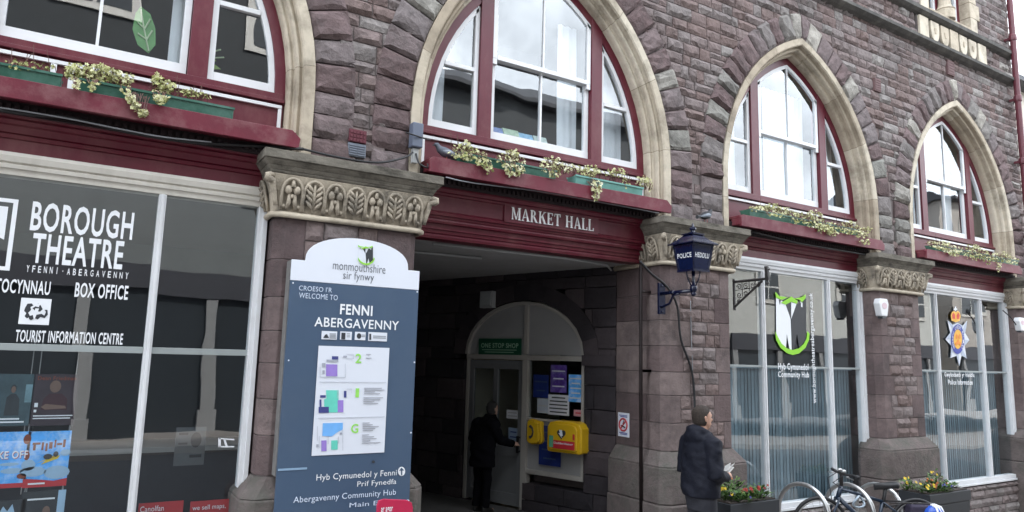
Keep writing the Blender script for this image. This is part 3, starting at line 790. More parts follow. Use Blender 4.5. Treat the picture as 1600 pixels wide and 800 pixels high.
# ------------------------------------------------------------------ covered passage
PB = R_(-19); PX, PY = 5.6, 6.72
PU = Vector((math.sin(PB), math.cos(PB), 0)); PN = Vector((-math.cos(PB), math.sin(PB), 0))     # along the wall, out of the wall
FP = lambda t, z, w: tuple(Vector((PX, PY, 0))+PU*t+PN*w+Vector((0, 0, z)))
def pbox(mb, t0, t1, w0, w1, z0, z1, tone=.5):
    P = [FP(t0, z0, w0), FP(t1, z0, w0), FP(t1, z0, w1), FP(t0, z0, w1), FP(t0, z1, w0), FP(t1, z1, w0), FP(t1, z1, w1), FP(t0, z1, w1)]
    mb.add(P, [(0, 3, 2, 1), (4, 5, 6, 7), (0, 1, 5, 4), (1, 2, 6, 5), (2, 3, 7, 6), (3, 0, 4, 7)], tone)
def pprism(mb, pts, w0, w1, tone=.5):
    n = len(pts)
    mb.add([FP(t, z, w0) for t, z in pts]+[FP(t, z, w1) for t, z in pts], [tuple(range(n)), tuple(range(2*n-1, n-1, -1))]+[(i, i+n, (i+1) % n+n, (i+1) % n) for i in range(n)], tone)
TL, TR_, TM, TC = 2.50, .48, 1.42, 1.475      # door jamb, window end, central post, arch centre
SPZ, RISE = 2.27, .72
def az(t, d=0):
    a = (TL-TR_)/2+.02-d; q = 1-((t-(TL+TR_)/2)/a)**2
    return SPZ+(RISE-d)*math.sqrt(max(q, 0))
mb = MB(); z = .2
hs_ = []
while z < 3.4:
    h = rnd.uniform(.15, .3); h = min(h, 3.4-z); t = 0.0
    while t < 5.2:
        t1 = min(t+rnd.uniform(.3, .7), 5.2)
        segs = [(t, t1)]
        lim = lambda zz: (TR_, TL) if .28 < zz < SPZ else None
        zc = z+h/2
        if zc < SPZ:
            o0, o1 = (TR_-.02, TL+.02) if zc > .70 else (TM+.0, TL+.02)
        elif zc < SPZ+RISE+.2:
            q = ((zc-SPZ)/(RISE+.18)); hw = ((TL-TR_)/2+.2)*math.sqrt(max(0, 1-q*q)); o0, o1 = (TL+TR_)/2-hw, (TL+TR_)/2+hw
        else: o0 = o1 = -9
        segs = []
        if t < o0: segs.append((t, min(t1, o0)))
        if t1 > o1: segs.append((max(t, o1), t1))
        for a, b in segs:
            if b-a > .03: mb.rock(FP, a, b, z, z+h, .014, rnd.random(), res=.1, depth=.25)
        t = t1
    z += h
# arch stones over the entrance
for i in range(13):
    f0, f1 = i/13, (i+1)/13
    A = [((TL+TR_)/2+((TL-TR_)/2+e)*math.cos(math.pi*f), SPZ+(RISE+e)*math.sin(math.pi*f)) for f, e in ((f0, .02), (f0, .24), (f1, .24), (f1, .02))]
    pprism(mb, A, .012+.006*rnd.random(), -.2, rnd.random()*.8)
pbox(mb, .0, TR_, -.02, .035, 2.15, 2.28, .6)
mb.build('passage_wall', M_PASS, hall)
mb = MB(); pbox(mb, -.0, TR_-.1, -.3, -.26, .2, 3.4); pbox(mb, TL+.1, 5.3, -.3, -.26, .2, 3.4); pbox(mb, TR_-.2, TL+.2, -.3, -.262, 3.0, 3.4); pbox(mb, TR_-.12, TM, -.3, -.26, .2, .7); mb.build('passage_wall_core', M_MORT, hall)
mb = MB(); x = 2.6; z = .2
FL = lambda u, v, w: (2.55+w, u, v)
while z < 3.4:
    h = min(rnd.uniform(.2, .3), 3.4-z); t = 6.25
    while t < 11.6:
        t1 = min(t+rnd.uniform(.4, .8), 11.6); mb.rock(FL, t, t1, z, z+h, .01, rnd.random()*.6, res=.2); t = t1
    z += h
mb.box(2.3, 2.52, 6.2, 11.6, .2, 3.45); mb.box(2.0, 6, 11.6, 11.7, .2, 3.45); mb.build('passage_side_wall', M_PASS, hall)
mb = MB(); mb.prism_z([(2.3, 6.24), (5.62, 6.24), (5.62, 6.72), (3.9, 11.7), (2.3, 11.7)], 3.375, 3.44); mb.build('passage_ceiling', M_CEIL, hall)
mb = MB(); mb.tube([(3.0, 6.5, 3.35), (4.6, 6.46, 3.355), (5.3, 6.55, 3.35), (5.42, 6.6, 3.30)], .012, 6); mb.tube([(2.7, 7.2, 3.355), (3.9, 7.1, 3.355)], .014, 6); mb.build('conduit', M_GREYP, hall, smooth=True)
mb = MB(); mb.prism_z([(2.3, 5.9), (5.62, 5.9), (5.62, 6.72), (3.9, 11.7), (2.3, 11.7)], .2, .262); mb.build('passage_floor', M_FLOOR, hall)
# entrance screen: door with fanlight panels, window with notices
mb = MB(); D0, D1 = -.10, -.02
pbox(mb, TL-.055, TL, D0, D1, .27, SPZ); pbox(mb, TM-.045, TM+.045, D0-.01, D1+.012, .27, SPZ); pbox(mb, TM-.03, TM+.03, D0-.01, D1+.01, SPZ+.01, az(TM, .03))
pbox(mb, TR_, TL, D0-.005, D1+.008, 2.20, 2.265)
pbox(mb, TR_, TM-.045, D0, D1+.004, .735, .79); pbox(mb, TR_, TM-.045, D0, D1+.002, 1.42, 1.45); pbox(mb, TR_, TR_+.04, D0, D1, .79, 2.2)
arc = [(TR_-.02+(TL-TR_+.04)*(.5-.5*math.cos(math.pi*i/24))) for i in range(25)]
rows = []
for d, w in ((0, D1+.02), (.05, D1+.02), (.05, D0), (0, D0)):
    rows.append([FP((TL+TR_)/2+((TL-TR_)/2+.02-d)*math.cos(math.pi*i/24), SPZ+(RISE-d)*math.sin(math.pi*i/24), w) for i in range(25)])
mb.sweep(rows, close=True)
ES = mb.build('entrance_screen', mat('dull_cream_paint', (.38, .36, .33), .45, .06, 4), hall, bevel=.004)
mb = MB()
pts = [((TL+TR_)/2+((TL-TR_)/2-.02)*math.cos(math.pi*i/24), SPZ+(RISE-.04)*math.sin(math.pi*i/24)) for i in range(25)]
pprism(mb, pts, D1-.03, D1-.05); pbox(mb, TR_+.04, TM-.045, D1-.03, D1-.05, .79, 1.42); mb.build('fanlight_panel', mat('pale_grey_panel', (.32, .32, .32), .5, .05, 3), ES)
def ppane(t0, t1, z0, z1, w, parent, m=G_PASS):
    mb = MB(); mb.add([FP(t0, z0, w), FP(t1, z0, w), FP(t1, z1, w), FP(t0, z1, w)], [(0, 1, 2, 3)]); o = mb.build('pane', m, parent)
    if o.data.polygons[0].normal.dot(PN) < 0: o.data.flip_normals()
ppane(TR_+.02, TM-.03, 1.44, 2.21, D1-.04, ES)
mb = MB(); a, b = TM+.05, TL-.06; w0, w1 = D0+.02, D1-.012
pbox(mb, a, a+.075, w0, w1, .29, 2.19); pbox(mb, b-.075, b, w0, w1, .29, 2.19); pbox(mb, a+.075, b-.075, w0, w1, .29, .44); pbox(mb, a+.075, b-.075, w0, w1, 2.07, 2.19); pbox(mb, a+.075, b-.075, w0, w1, .92, 1.04); pbox(mb, (a+b)/2-.04, (a+b)/2+.04, w0, w1, 1.04, 2.07); pbox(mb, a+.075, b-.075, w0+.01, w1-.02, .44, .92)
DR = mb.build('door', mat('grey_door_paint', (.16, .165, .17), .45, .05, 3), ES, bevel=.004)
ppane(a+.07, (a+b)/2-.03, 1.03, 2.08, w0+.02, DR); ppane((a+b)/2+.03, b-.07, 1.03, 2.08, w0+.02, DR)
mb = MB(); pbox(mb, a+.02, a+.05, w1+.03, w1+.05, .98, 1.2); pbox(mb, a+.02, a+.05, w1, w1+.03, .99, 1.01); pbox(mb, a+.02, a+.05, w1, w1+.03, 1.17, 1.19); mb.build('handle', M_BLACK, DR)
mb = MB(); pbox(mb, TR_-.1, TL+.2, -2.2, -2.15, .2, 3.0); pbox(mb, TR_-.15, TR_-.1, -2.2, -.27, .2, 3.0); pbox(mb, TL+.1, TL+.15, -2.2, -.27, .2, 3.0); pbox(mb, TR_-.15, TL+.15, -2.2, -.27, 2.98, 3.02); pbox(mb, TR_-.15, TL+.15, -2.2, -.27, .2, .25)
mb.build('lobby', mat('lobby_plaster', (.72, .66, .52), .8, .05, 2), hall)

# downpipes
M_PIPE = mat('maroon_pipe_paint', (.10, .018, .028), .45, .25, 6, .1, 40)
mb = MB(); mb.tube([(14.5, 5.86, -.4), (14.5, 5.86, 10.2)], .052, 12)
for z in (1.2, 3.0, 4.6, 6.0, 7.2, 8.4, 9.6): mb.lathe((14.5, 5.86, z), [(.066, 0), (.07, .03), (.066, .1), (.052, .12)], 12); mb.box(14.47, 14.53, 5.90, 6.0, z+.03, z+.07)
mb.build('downpipe', M_PIPE, hall, smooth=False)
mb = MB(); mb.tube([(5.45, 6.11, .2), (5.45, 6.11, 3.3), (5.5, 6.16, 3.36)], .02, 8)
for z in (.9, 2.1, 3.0): mb.box(5.45, 5.6, 6.10, 6.12, z, z+.03); mb.build('downpipe', mat('brown_pipe', (.03, .02, .02), .5), hall, smooth=True)

# ------------------------------------------------------------------ houses across the street (they show in the glass) and beyond the hall
M_TILE = mat('slate_roof', (.06, .062, .07), .7, .25, 10, .3, 60)
def house(label, x0, x1, yf, depth, h, wall_c, roof_h, rows, shop=None, face=1, nm='house', z0=.5, top=3.35):
    t = thing(nm, label, 'building', ((x0+x1)/2, yf, z0))
    back = yf-depth*face
    ya, yb = sorted((yf, back))
    mb = MB(); mb.box(x0, x1, ya, yb, z0, h)
    mb.build('wall', mat('wall_'+'_'.join(nm.split('_')[:2])+str(len(MATS)), wall_c, .85, .12, 2, .2, 20), t)
    mb = MB(); e = .35
    f_, b_ = (yf+e*face, back-e*face); mid = (yf+back)/2
    mb.prism_x([(f_, h), (mid, h+roof_h), (b_, h), (b_, h-.12), (f_, h-.12)], x0-.2, x1+.2)
    rf = mb.build('roof', M_TILE, t)
    mb = MB(); cxx = x0+(x1-x0)*.2; mb.box(cxx-.4, cxx+.4, mid-.35, mid+.35, h+roof_h*.6, h+roof_h+1.1); mb.build('chimney', mat('chimney_brick', (.2, .1, .07), .9), rf)
    for (zc, hh, n, ww) in rows:
        for i in range(n):
            xc = x0+(x1-x0)*(i+.5)/n
            mb = MB()
            mb.box(xc-ww/2-.12, xc+ww/2+.12, *sorted((yf+.002*face, yf+.05*face)), zc-hh/2-.14, zc+hh/2+.12)
            w = mb.build('window', mat('pale_window_surround', (.55, .53, .49), .6), t)
            mb = MB(); mb.box(xc-ww/2, xc+ww/2, *sorted((yf+.051*face, yf+.06*face)), zc-hh/2, zc+hh/2); mb.build('pane', mat('dark_pane', (.03, .035, .04), .12), w)
            mb = MB(); mb.box(xc-.03, xc+.03, *sorted((yf+.061*face, yf+.09*face)), zc-hh/2, zc+hh/2); mb.box(xc-ww/2, xc+ww/2, *sorted((yf+.061*face, yf+.085*face)), zc-.03, zc+.03); mb.build('glazing_bar', mat('white_bar', (.6, .6, .58), .5), w)
    if shop:
        mb = MB(); mb.box(x0+.2, x1-.2, *sorted((yf+.003*face, yf+.12*face)), z0, top); mb.build('shopfront', mat('dark_shopfront', (.030, .036, .043), .35), t)
        mb = MB(); mb.box(x0+.1, x1-.1, *sorted((yf+.125*face, yf+.24*face)), top+.001, top+.55); mb.build('fascia', mat('shop_fascia', shop, .5), t)
        x = x0+.3
        while x < x1:
            mb = MB(); mb.box(x-.12, x+.12, *sorted((yf+.125*face, yf+.22*face)), z0, top-.01); mb.box(x-.17, x+.17, *sorted((yf+.126*face, yf+.27*face)), z0, z0+.5); mb.build('pilaster', mat('pilaster_paint', (.26, .26, .26), .6), t); x += 2.3
    return t
TH = house('tall dark stone house across the street with small paned windows above a shopfront', -14, 5.5, -4, 8, 11.8, (.17, .18, .18), 2, [(6.4, 1.5, 5, 1.1)], (.05, .05, .06), nm='tall_house')
mb = MB(); mb.box(-14.05, 5.55, -3.998, -3.9, 7.75, 11.6); mb.box(-14.05, 5.55, -3.9, -3.82, 7.6, 7.749); mb.build('slate_hung_storey', mat('hung_slate', (.022, .025, .028), .7, .25, 5), TH)
for i in range(5):
    xc = -14+19.5*(i+.5)/5; mb = MB(); mb.box(xc-.85, xc+.85, -3.898, -3.85, 9.2, 10.9); w = mb.build('window', mat('pale_window_surround', (.55, .53, .49), .6), TH)
    mb = MB()
    for a in (-.68, .04):
        for b in (9.35, 10.12): mb.box(xc+a, xc+a+.64, -3.849, -3.84, b, b+.68)
    mb.build('pane', mat('dark_pane', (.03, .035, .04), .12), w)
house('grey slate roofed shop across the street between the tall house and the cream one', 5.6, 18, -4, 8, 9.6, (.085, .09, .095), 2.2, [(6.4, 1.5, 4, 1.0)], (.03, .05, .10), nm='slate_roofed_house')
house('low cream rendered shop across the street with two upper windows', 18.1, 31.5, -4, 8, 5.9, (.50, .50, .47), .7, [(4.9, 1.0, 3, 1.2)], (.50, .50, .48), nm='cream_house', top=2.7)
house('brown stone house at the far end across the street', 33, 47, -4, 8, 10.0, (.36, .33, .30), 1.6, [(5.6, 1.5, 5, 1.1), (8.4, 1.4, 5, 1.1)], (.30, .28, .26), nm='stone_house', top=2.8)
house('pale house further along beyond the red downpipe with a projecting eave', 17.9, 27, 7.6, 8, 9.1, (.58, .54, .46), 2.5, [(4.6, 1.5, 3, 1.0), (7.2, 1.4, 3, 1.0)], None, face=-1, nm='neighbouring_house', z0=-.6)

# ------------------------------------------------------------------ lettering and emblems on the shop windows
VY = 6.139
V = lambda pts: [at(x, y, VY) for x, y in pts]
def vinyl(polys, m, name, parent, y=VY, mapf=None):
    mb = MB()
    for k, p in enumerate(polys):
        q = [mapf(*a) for a in p] if mapf else V(p)
        mb.prism(q, y-.0008*(k % 5), y+.001)
    return mb.build(name, m, parent)
tpx('BOROUGH', 46, 360, 210.5, 332, VY, M_TXTW, SF1, .02)
tpx('THEATRE', 47, 410, 195, 377, VY, M_TXTW, SF1, .02)
YF = MB()
for i, ch in enumerate('YFENNI·ABERGAVENNY'):     # widely spaced capitals
    xx = 39+164*(i+.5)/18; hw = 1.0 if ch in 'I·' else 2.9; q0 = at(xx-hw, 425+.5*i, VY); q1 = at(xx+hw, 416+.5*i, VY)
    zc_ = 2.763; hh_ = .006 if ch == '·' else .0245; text(ch, q0[0], q1[0], zc_-hh_, zc_+hh_, VY, M_TXTW, SF1, .01, into=YF)
YF.build('lettering', M_TXTW, SF1)
a0 = at(1, 457, VY); a1 = at(80, 440, VY); wl = (a1[0]-a0[0])/7
text('TOCYNNAU', a0[0]-wl*.85, a1[0], a0[1], a1[1], VY, M_TXTW, SF1, .02)
tpx('BOX OFFICE', 116, 464, 201.5, 446.5, VY, M_TXTW, SF1, .02)
tpx('TOURIST INFORMATION CENTRE', 23, 534, 193, 521, VY, M_TXTW, SF1, .02)
x1, zt = at(28.5, 312, VY); zb = at(16, 423, VY)[1]; x1 = -.465; x0 = -1.0; t_ = .028
mb = MB()
for a, b, c, d in ((x0, x1, zt-t_, zt), (x0, x1, zb, zb+t_), (x1-t_, x1, zb+t_, zt-t_), (x0, x0+t_, zb+t_, zt-t_)): mb.box(a, b, VY-.001, VY+.001, c, d)
mb.prism([(x0+.06, zt-.06), (x1-.055, zt-.06), (x1-.055, zt-.30), (-.62, zt-.25), (-.75, zt-.29), (x0+.06, zt-.24)], VY-.001, VY+.001)
mb.build('framed_emblem', M_TXTW, SF1)
q = [at(33.5, 465, VY), at(76, 508, VY)]; dx0, dz1, dx1, dz0 = q[0][0], q[0][1], q[1][0], q[1][1]
mb = MB(); mb.box(dx0, dx1, VY-.001, VY+.001, dz0, dz1); mb.build('dragon_badge', M_TXTW, SF1)
D = lambda u, v: (dx0+(dx1-dx0)*u, dz0+(dz1-dz0)*v)
vinyl([[(.16, .62), (.22, .78), (.36, .80), (.42, .72), (.33, .66), (.36, .55), (.28, .44), (.36, .30), (.26, .22), (.18, .30), (.22, .42), (.14, .5)],
       [(.40, .62), (.50, .52), (.66, .50), (.74, .60), (.66, .74), (.56, .82), (.62, .66), (.5, .70)],
       [(.5, .36), (.72, .42), (.82, .36), (.86, .50), (.80, .58), (.90, .58), (.93, .40), (.84, .26), (.70, .30), (.62, .20), (.52, .24)],
       [(.30, .30), (.44, .36), (.48, .22), (.40, .16), (.34, .2)]], M_CHAR, 'dragon_emblem', SF1, VY-.002, D)
vinyl([[(.42, .22), (.52, .22), (.62, .62), (.50, .62)], [(.52, .68), (.60, .68), (.64, .78), (.56, .8)]], M_TXTW, 'information_mark', SF1, VY-.004, D)
mb = MB()
for p in ([(342, 684), (366, 686), (366, 688), (342, 686)], [(342, 697), (366, 697), (366, 699), (342, 699)], [(341, 684), (345, 684), (345, 699), (341, 699)], [(349, 686), (352, 686), (356, 697), (352, 697)]): mb.prism(V(p), VY-.001, VY+.001)
mb.build('sticker', M_TXTW, SF1)
# tower emblem of the hub, reused small on the notice board
LOGO = [('w', [(78, 120), (97, 133), (130, 152), (158, 240), (165, 428), (150, 395), (137, 318), (133, 395), (80, 350)]),
        ('k', [(161, 240), (192, 155), (222, 150), (243, 120), (243, 350), (205, 398), (193, 318), (176, 405), (168, 428)]),
        ('k', [(128, 152), (158, 146), (158, 238)]), ('w', [(161, 146), (190, 156), (161, 238)]),
        ('g', [(73, 90), (95, 114), (142, 120), (108, 134), (76, 122)]), ('g', [(103, 150), (160, 116), (194, 140), (190, 156), (160, 144), (130, 160)]),
        ('g', [(176, 127), (215, 120), (237, 105), (237, 125), (216, 148), (204, 134)]), ('k', [(93, 134), (104, 137), (99, 162)]), ('w', [(205, 138), (222, 150), (222, 174), (214, 172), (214, 154)]),
        ('g', [(72, 306), (76, 350), (100, 395), (135, 424), (166, 434), (200, 426), (235, 395), (256, 350), (258, 318), (246, 304), (242, 345), (226, 375), (200, 398), (166, 407), (135, 397), (106, 372), (86, 335)])]
def emblem(parent, mapf, y, white):
    for key, m, nm in (('w', white, 'emblem_light_half'), ('k', M_CHAR, 'emblem_dark_half'), ('g', M_LIMEG, 'emblem_green_arc')):
        vinyl([p for c, p in LOGO if c == key], m, nm, parent, y-(.006 if key == 'g' else 0), mapf)
emblem(SF3, lambda x, y: at(1190+x/3.48, 430+y/3.48, VY), VY, M_TXTW)
tpx('Hyb Cymunedol', 1216, 580.5, 1263, 568.5, VY, M_TXTW, SF3, .02)
tpx('Community Hub', 1216, 592, 1264, 581, VY, M_TXTW, SF3, .02)
a = at(1275, 630, VY); b = at(1268.5, 458, VY)
text('www.boroughtheatreabergavenny.co.uk', 8.53, 8.635, a[1], b[1], VY, M_TXTW, SF3, .012, rot=True)
# police badge
PQ = lambda x, y: at(1460+x/5, 460+y/5, VY)
star = [(102, 200), (143, 238), (180, 222), (222, 245), (255, 205), (240, 300), (272, 355), (236, 400), (252, 500), (212, 480), (194, 560), (172, 480), (125, 497), (132, 400), (85, 350), (124, 300)]
M_SILV = mat('silver_vinyl', (.66, .70, .76), .4); M_SILD = mat('grey_blue_vinyl', (.42, .48, .58), .4)
vinyl([star], M_SILV, 'badge_star', SF4, VY, PQ)
vinyl([[star[i], star[(i+1) % 16], (180, 352)] for i in range(0, 16, 2)], M_SILD, 'badge_star_facet', SF4, VY-.003, PQ)
el = lambda rx, ry, cx=178, cy=350, n=28: [(cx+rx*math.cos(2*math.pi*i/n), cy+ry*math.sin(2*math.pi*i/n)) for i in range(n)]
M_RBLUE = mat('royal_blue_vinyl', (.02, .04, .32), .4); M_GOLD = mat('gold_vinyl', (.78, .42, .05), .45)
vinyl([el(52, 116)], M_RBLUE, 'badge_ring', SF4, VY-.008, PQ); vinyl([el(33, 76)], M_GOLD, 'badge_centre', SF4, VY-.011, PQ)
vinyl([el(9, 20, 168, 330, 10), el(9, 20, 190, 330, 10), el(9, 20, 179, 372, 10), el(8, 14, 165, 385, 10), el(8, 14, 193, 385, 10)], mat('orange_vinyl', (.75, .24, .03), .45), 'badge_charge', SF4, VY-.014, PQ)
vinyl([[(132, 205), (126, 165), (136, 138), (152, 128), (167, 138), (182, 128), (196, 140), (204, 168), (196, 207), (165, 217)]], M_GOLD, 'badge_crown', SF4, VY-.003, PQ)
vinyl([[(140, 190), (136, 160), (147, 142), (160, 160), (160, 192)], [(172, 192), (171, 160), (184, 143), (195, 162), (190, 192)]], mat('crown_red_vinyl', (.62, .05, .03), .45), 'badge_crown_lining', SF4, VY-.006, PQ)
vinyl([[(159, 130), (159, 120), (150, 120), (150, 110), (159, 110), (159, 94), (168, 94), (168, 110), (176, 110), (176, 120), (168, 120), (168, 130)]], M_SILV, 'badge_cross', SF4, VY-.003, PQ)
mb = MB(); word = 'HEDDLU GWENT POLICE'
for i, ch in enumerate(word):
    an = math.radians(140+260*i/(len(word)-1)); x, y = 178+42*math.cos(an), 350+95*math.sin(an)
    c = PQ(x, y); text(ch, c[0]-.016, c[0]+.016, c[1]-.028, c[1]+.028, VY-.0135, None, None, into=mb)
mb.build('lettering', M_TXTW, SF4)
tpx('Gwybodaeth yr Heddlu', 1476, 590.5, 1522, 582.5, VY, M_TXTW, SF4, .02)
tpx('Police Information', 1482, 601, 1519.5, 593.5, VY, M_TXTW, SF4, .02)

# ------------------------------------------------------------------ posters and cards inside the booking office
def rect(px, Y): a = at(px[0], px[1], Y); b = at(px[2], px[3], Y); return a[0], b[0], b[1], a[1]
def poster(label, px, Y, m, name='poster', cat='poster', grp='posters hung behind the booking office glass'):
    x0, x1, z0, z1 = rect(px, Y); t = thing(name, label, cat, ((x0+x1)/2, Y, z0), grp)
    mb = MB(); mb.box(x0, x1, Y, Y+.006, z0, z1); mb.build('sheet', m, t)
    if name == 'poster':
        mb = MB()
        for x in (x0+.02, x1-.02): mb.box(x-.003, x+.003, Y+.007, Y+.013, z0-.05, 2.3 if z1 > 1.8 else z1+.05)
        mb.build('hanger', M_STEEL, t)
    def sub(polys, mm, nm, k=1):
        mb = MB()
        for p in polys: mb.prism([(x0+(x1-x0)*u, z0+(z1-z0)*v) for u, v in p], Y-.001*k, Y-.001*k+.0006)
        mb.build(nm, mm, t)
    def wr(s, u0, u1, v0, v1, mm, k=3, bold=0): text(s, x0+(x1-x0)*u0, x0+(x1-x0)*u1, z0+(z1-z0)*v0, z0+(z1-z0)*v1, Y-.001*k, mm, t, bold)
    return t, sub, wr
E2 = lambda cx, cy, rx, ry, n=16: [(cx+rx*math.cos(2*math.pi*i/n), cy+ry*math.sin(2*math.pi*i/n)) for i in range(n)]
RC = lambda a, b, c, d: [(a, c), (b, c), (b, d), (a, d)]
PYY = 6.20
M_PB = mat('poster_sky_blue', (.10, .42, .92), .4, .35, 6, stain=((.7, .8, .9), .8, 7)); M_PTEAL = mat('poster_teal', (.05, .085, .10), .4, .4, 5); M_PPUR = mat('poster_plum', (.045, .03, .038), .4, .3, 5)
M_PRED = mat('poster_red', (.5, .03, .04), .4); M_PYEL = mat('poster_yellow', (.7, .5, .04), .4); M_PORA = mat('poster_rust', (.22, .05, .025), .4); M_SKIN0 = mat('printed_skin', (.17, .105, .08), .5); M_PDK = mat('poster_charcoal', (.03, .035, .04), .4, .3, 6); M_PPALE = mat('poster_pale_blue', (.34, .50, .66), .4)
t, sub, wr = poster('dark teal poster with a suited figure, upper of two at the left edge', (-25, 584, 44, 665), PYY, M_PTEAL)
sub([E2(.62, .72, .06, .08), [(.48, .2), (.5, .55), (.58, .62), (.68, .62), (.76, .52), (.78, .2)]], M_PDK, 'printed_figure'); sub([E2(.62, .70, .045, .065)], M_SKIN0, 'printed_face', 2); sub([RC(.86, 1, .45, .8)], mat('poster_sea_glass', (.16, .27, .31), .4, .4, 8), 'printed_band')
sub([RC(.2, .8, .12, .15), RC(.3, .9, .06, .09)], M_TXTW, 'printed_lines', 2)
t, sub, wr = poster('plum poster of a folded arm performer, beside the bare dark glass', (56, 584.5, 115, 664), PYY, M_PPUR)
sub([[(.2, .3), (.24, .52), (.36, .62), (.64, .62), (.78, .52), (.8, .3)]], mat('printed_maroon_shirt', (.05, .014, .02), .5), 'printed_figure'); sub([E2(.48, .76, .13, .12), [(.2, .36), (.3, .42), (.75, .38), (.78, .33), (.3, .31)]], M_SKIN0, 'printed_face', 2)
wr('Dean Friedman', .06, .94, .885, .96, M_PORA, 3, .01); sub([RC(.05, .95, .18, .2), RC(.05, .9, .13, .15)], M_TXTW, 'printed_lines', 2); sub([RC(.05, .13, .36, .44), RC(.05, .11, .26, .31)], M_TXTW, 'printed_tickets', 3)
t, sub, wr = poster('blue poster lettered TAKE OFF, lower of two at the left edge', (-28, 676, 39, 761), PYY, M_PB)
wr('TAKE OFF', .12, .98, .52, .66, M_TXTW, 3, .02); wr('TAKE OFF', .13, .99, .51, .65, M_PRED, 2, .02); sub([RC(0, 1, 0, .08)], M_PRED, 'printed_strip'); sub([E2(.93, .86, .08, .09), E2(.96, .56, .06, .08), E2(.9, .2, .1, .05)], M_PORA, 'printed_leaf'); sub([E2(.7, .3, .24, .05), E2(.62, .42, .2, .03)], M_PPALE, 'printed_cloud')
t, sub, wr = poster('blue sky poster with a yellow biplane and red foot, right of the TAKE OFF one', (45, 674.5, 103, 758.5), PYY, M_PB)
sub([RC(.14, .2, .66, .78), RC(.12, .30, .76, .80), RC(.33, .38, .66, .80), RC(.42, .47, .64, .78), RC(.50, .58, .68, .80), RC(.62, .66, .70, .84), RC(.68, .80, .74, .78), RC(.82, .88, .70, .84)], M_PORA, 'printed_title'); sub([E2(.2, .28, .3, .09), E2(.75, .25, .3, .12), E2(.08, .4, .16, .1), E2(.9, .6, .12, .06)], M_PPALE, 'printed_cloud'); sub([[(.22, .42), (.30, .44), (.72, .58), (.70, .53)], [(.36, .40), (.74, .50), (.78, .56), (.5, .5)]], M_PYEL, 'printed_plane', 2); sub([E2(.5, .54, .1, .05), E2(.68, .58, .06, .05)], M_PDK, 'printed_rider', 3)
sub([[(0, 0), (1, 0), (1, .14), (.7, .10), (.4, .13), (0, .16)]], M_PRED, 'printed_foot', 4); sub([RC(.12, .5, .05, .08)], M_TXTW, 'printed_lines', 6)
t, sub, wr = poster('charcoal poster with a pale right border, lowest, under the biplane poster', (36, 769, 94, 850), PYY, M_PDK)
sub([RC(.82, 1, 0, 1)], M_PPALE, 'printed_border'); sub([E2(.58, .62, .09, .1)], M_SKIN0, 'printed_face'); sub([[(.4, .3), (.45, .5), (.72, .5), (.76, .3)]], M_PPUR, 'printed_figure'); sub([RC(.12, .75, .84, .87)], M_TXTW, 'printed_title', 3)
t, sub, wr = poster('charcoal poster with white band, cut by the bottom of the picture at the left edge', (-30, 785, 31, 865), PYY, M_PDK)
sub([RC(.25, .9, .68, .72)], M_TXTW, 'printed_lines', 2); sub([[(.4, .74), (.5, .9), (.6, .8), (.7, .93), (.78, .74)]], M_PPALE, 'printed_figure')
M_RCARD = mat('red_card', (.42, .028, .035), .45, .05)
t, sub, wr = poster('plain red card behind the glass at the foot of the white window post', (217, 787, 281, 850), 6.21, M_RCARD, 'window_card', 'card', 'red cards standing in the booking office window')
wr('Canolfan', .04, .56, .80, .93, M_TXTW, 3)
t, sub, wr = poster('red card reading we sell maps, right of the other red card', (298, 784, 363, 850), 6.21, M_RCARD, 'window_card', 'card', 'red cards standing in the booking office window')
wr('we sell maps,', .05, .78, .78, .91, M_TXTW, 3); wr('guides and', .05, .62, .58, .72, M_TXTW, 3)
x0, x1, z0, z1 = rect((276, 665, 313, 725), 7.2)
t, sub, wr = poster('grey notices with a round mark on a stand deep in the dim office', (276, 668, 318, 726), 7.0, mat('dim_notice', (.16, .17, .18), .6), 'notice', 'notice', None)
sub([E2(.68, .66, .18, .2)], M_CHAR, 'printed_mark'); sub([RC(.1, .4, .8, .86), RC(.1, .4, .55, .6), RC(.5, .9, .2, .28)], M_CHAR, 'printed_lines', 2)
t = thing('reception_counter', 'dark counter standing deep in the dim booking office', 'counter', (.9, 7.8, .22)); mb = MB(); mb.box(-1.6, 2.1, 7.6, 8.2, .22, 1.25); mb.build('front', mat('dark_counter', (.03, .035, .05), .4), t); mb = MB(); mb.box(-1.65, 2.15, 7.55, 8.25, 1.252, 1.3); mb.build('top', M_GREYP, t)
# things in the arched windows
mb = MB()
def leaf(label, px, Y, pts, m, stem):
    P = [at(x, y, Y) for x, y in pts]; c = P[0]
    t = thing('paper_leaf', label, 'decoration', (c[0], Y, c[1]), 'leaf decorations behind the left arched window')
    mb = MB(); mb.prism(P, Y, Y+.01); mb.build('blade', m, t)
    mb = MB()
    for s in stem: mb.tube([(at(x, y, Y)[0], Y-.004, at(x, y, Y)[1]) for x, y in s], .007, 5)
    mb.build('vein', mat('pale_vein', (.45, .55, .35), .6), t)
leaf('large green paper leaf with pale veins behind the left arched window', None, 6.42, [(232, 83), (215, 70), (207, 45), (212, 20), (220, 10), (235, 22), (243, 45), (243, 70)], mat('leaf_green', (.12, .30, .10), .6, .2, 6), [[(232, 80), (225, 45), (220, 15)], [(229, 62), (215, 52)], [(229, 62), (238, 48)], [(226, 45), (215, 35)], [(226, 45), (235, 30)]])
leaf('yellow green palm leaf cutting in the narrow right light of the left arched window', None, 6.42, [(302, 105), (304, 70), (312, 75), (330, 80), (328, 85), (338, 95), (330, 96), (345, 108), (320, 108)], mat('leaf_lime', (.28, .42, .10), .6, .2, 6), [[(310, 105), (312, 85), (306, 72)], [(314, 85), (345, 78)], [(316, 92), (350, 90)]])
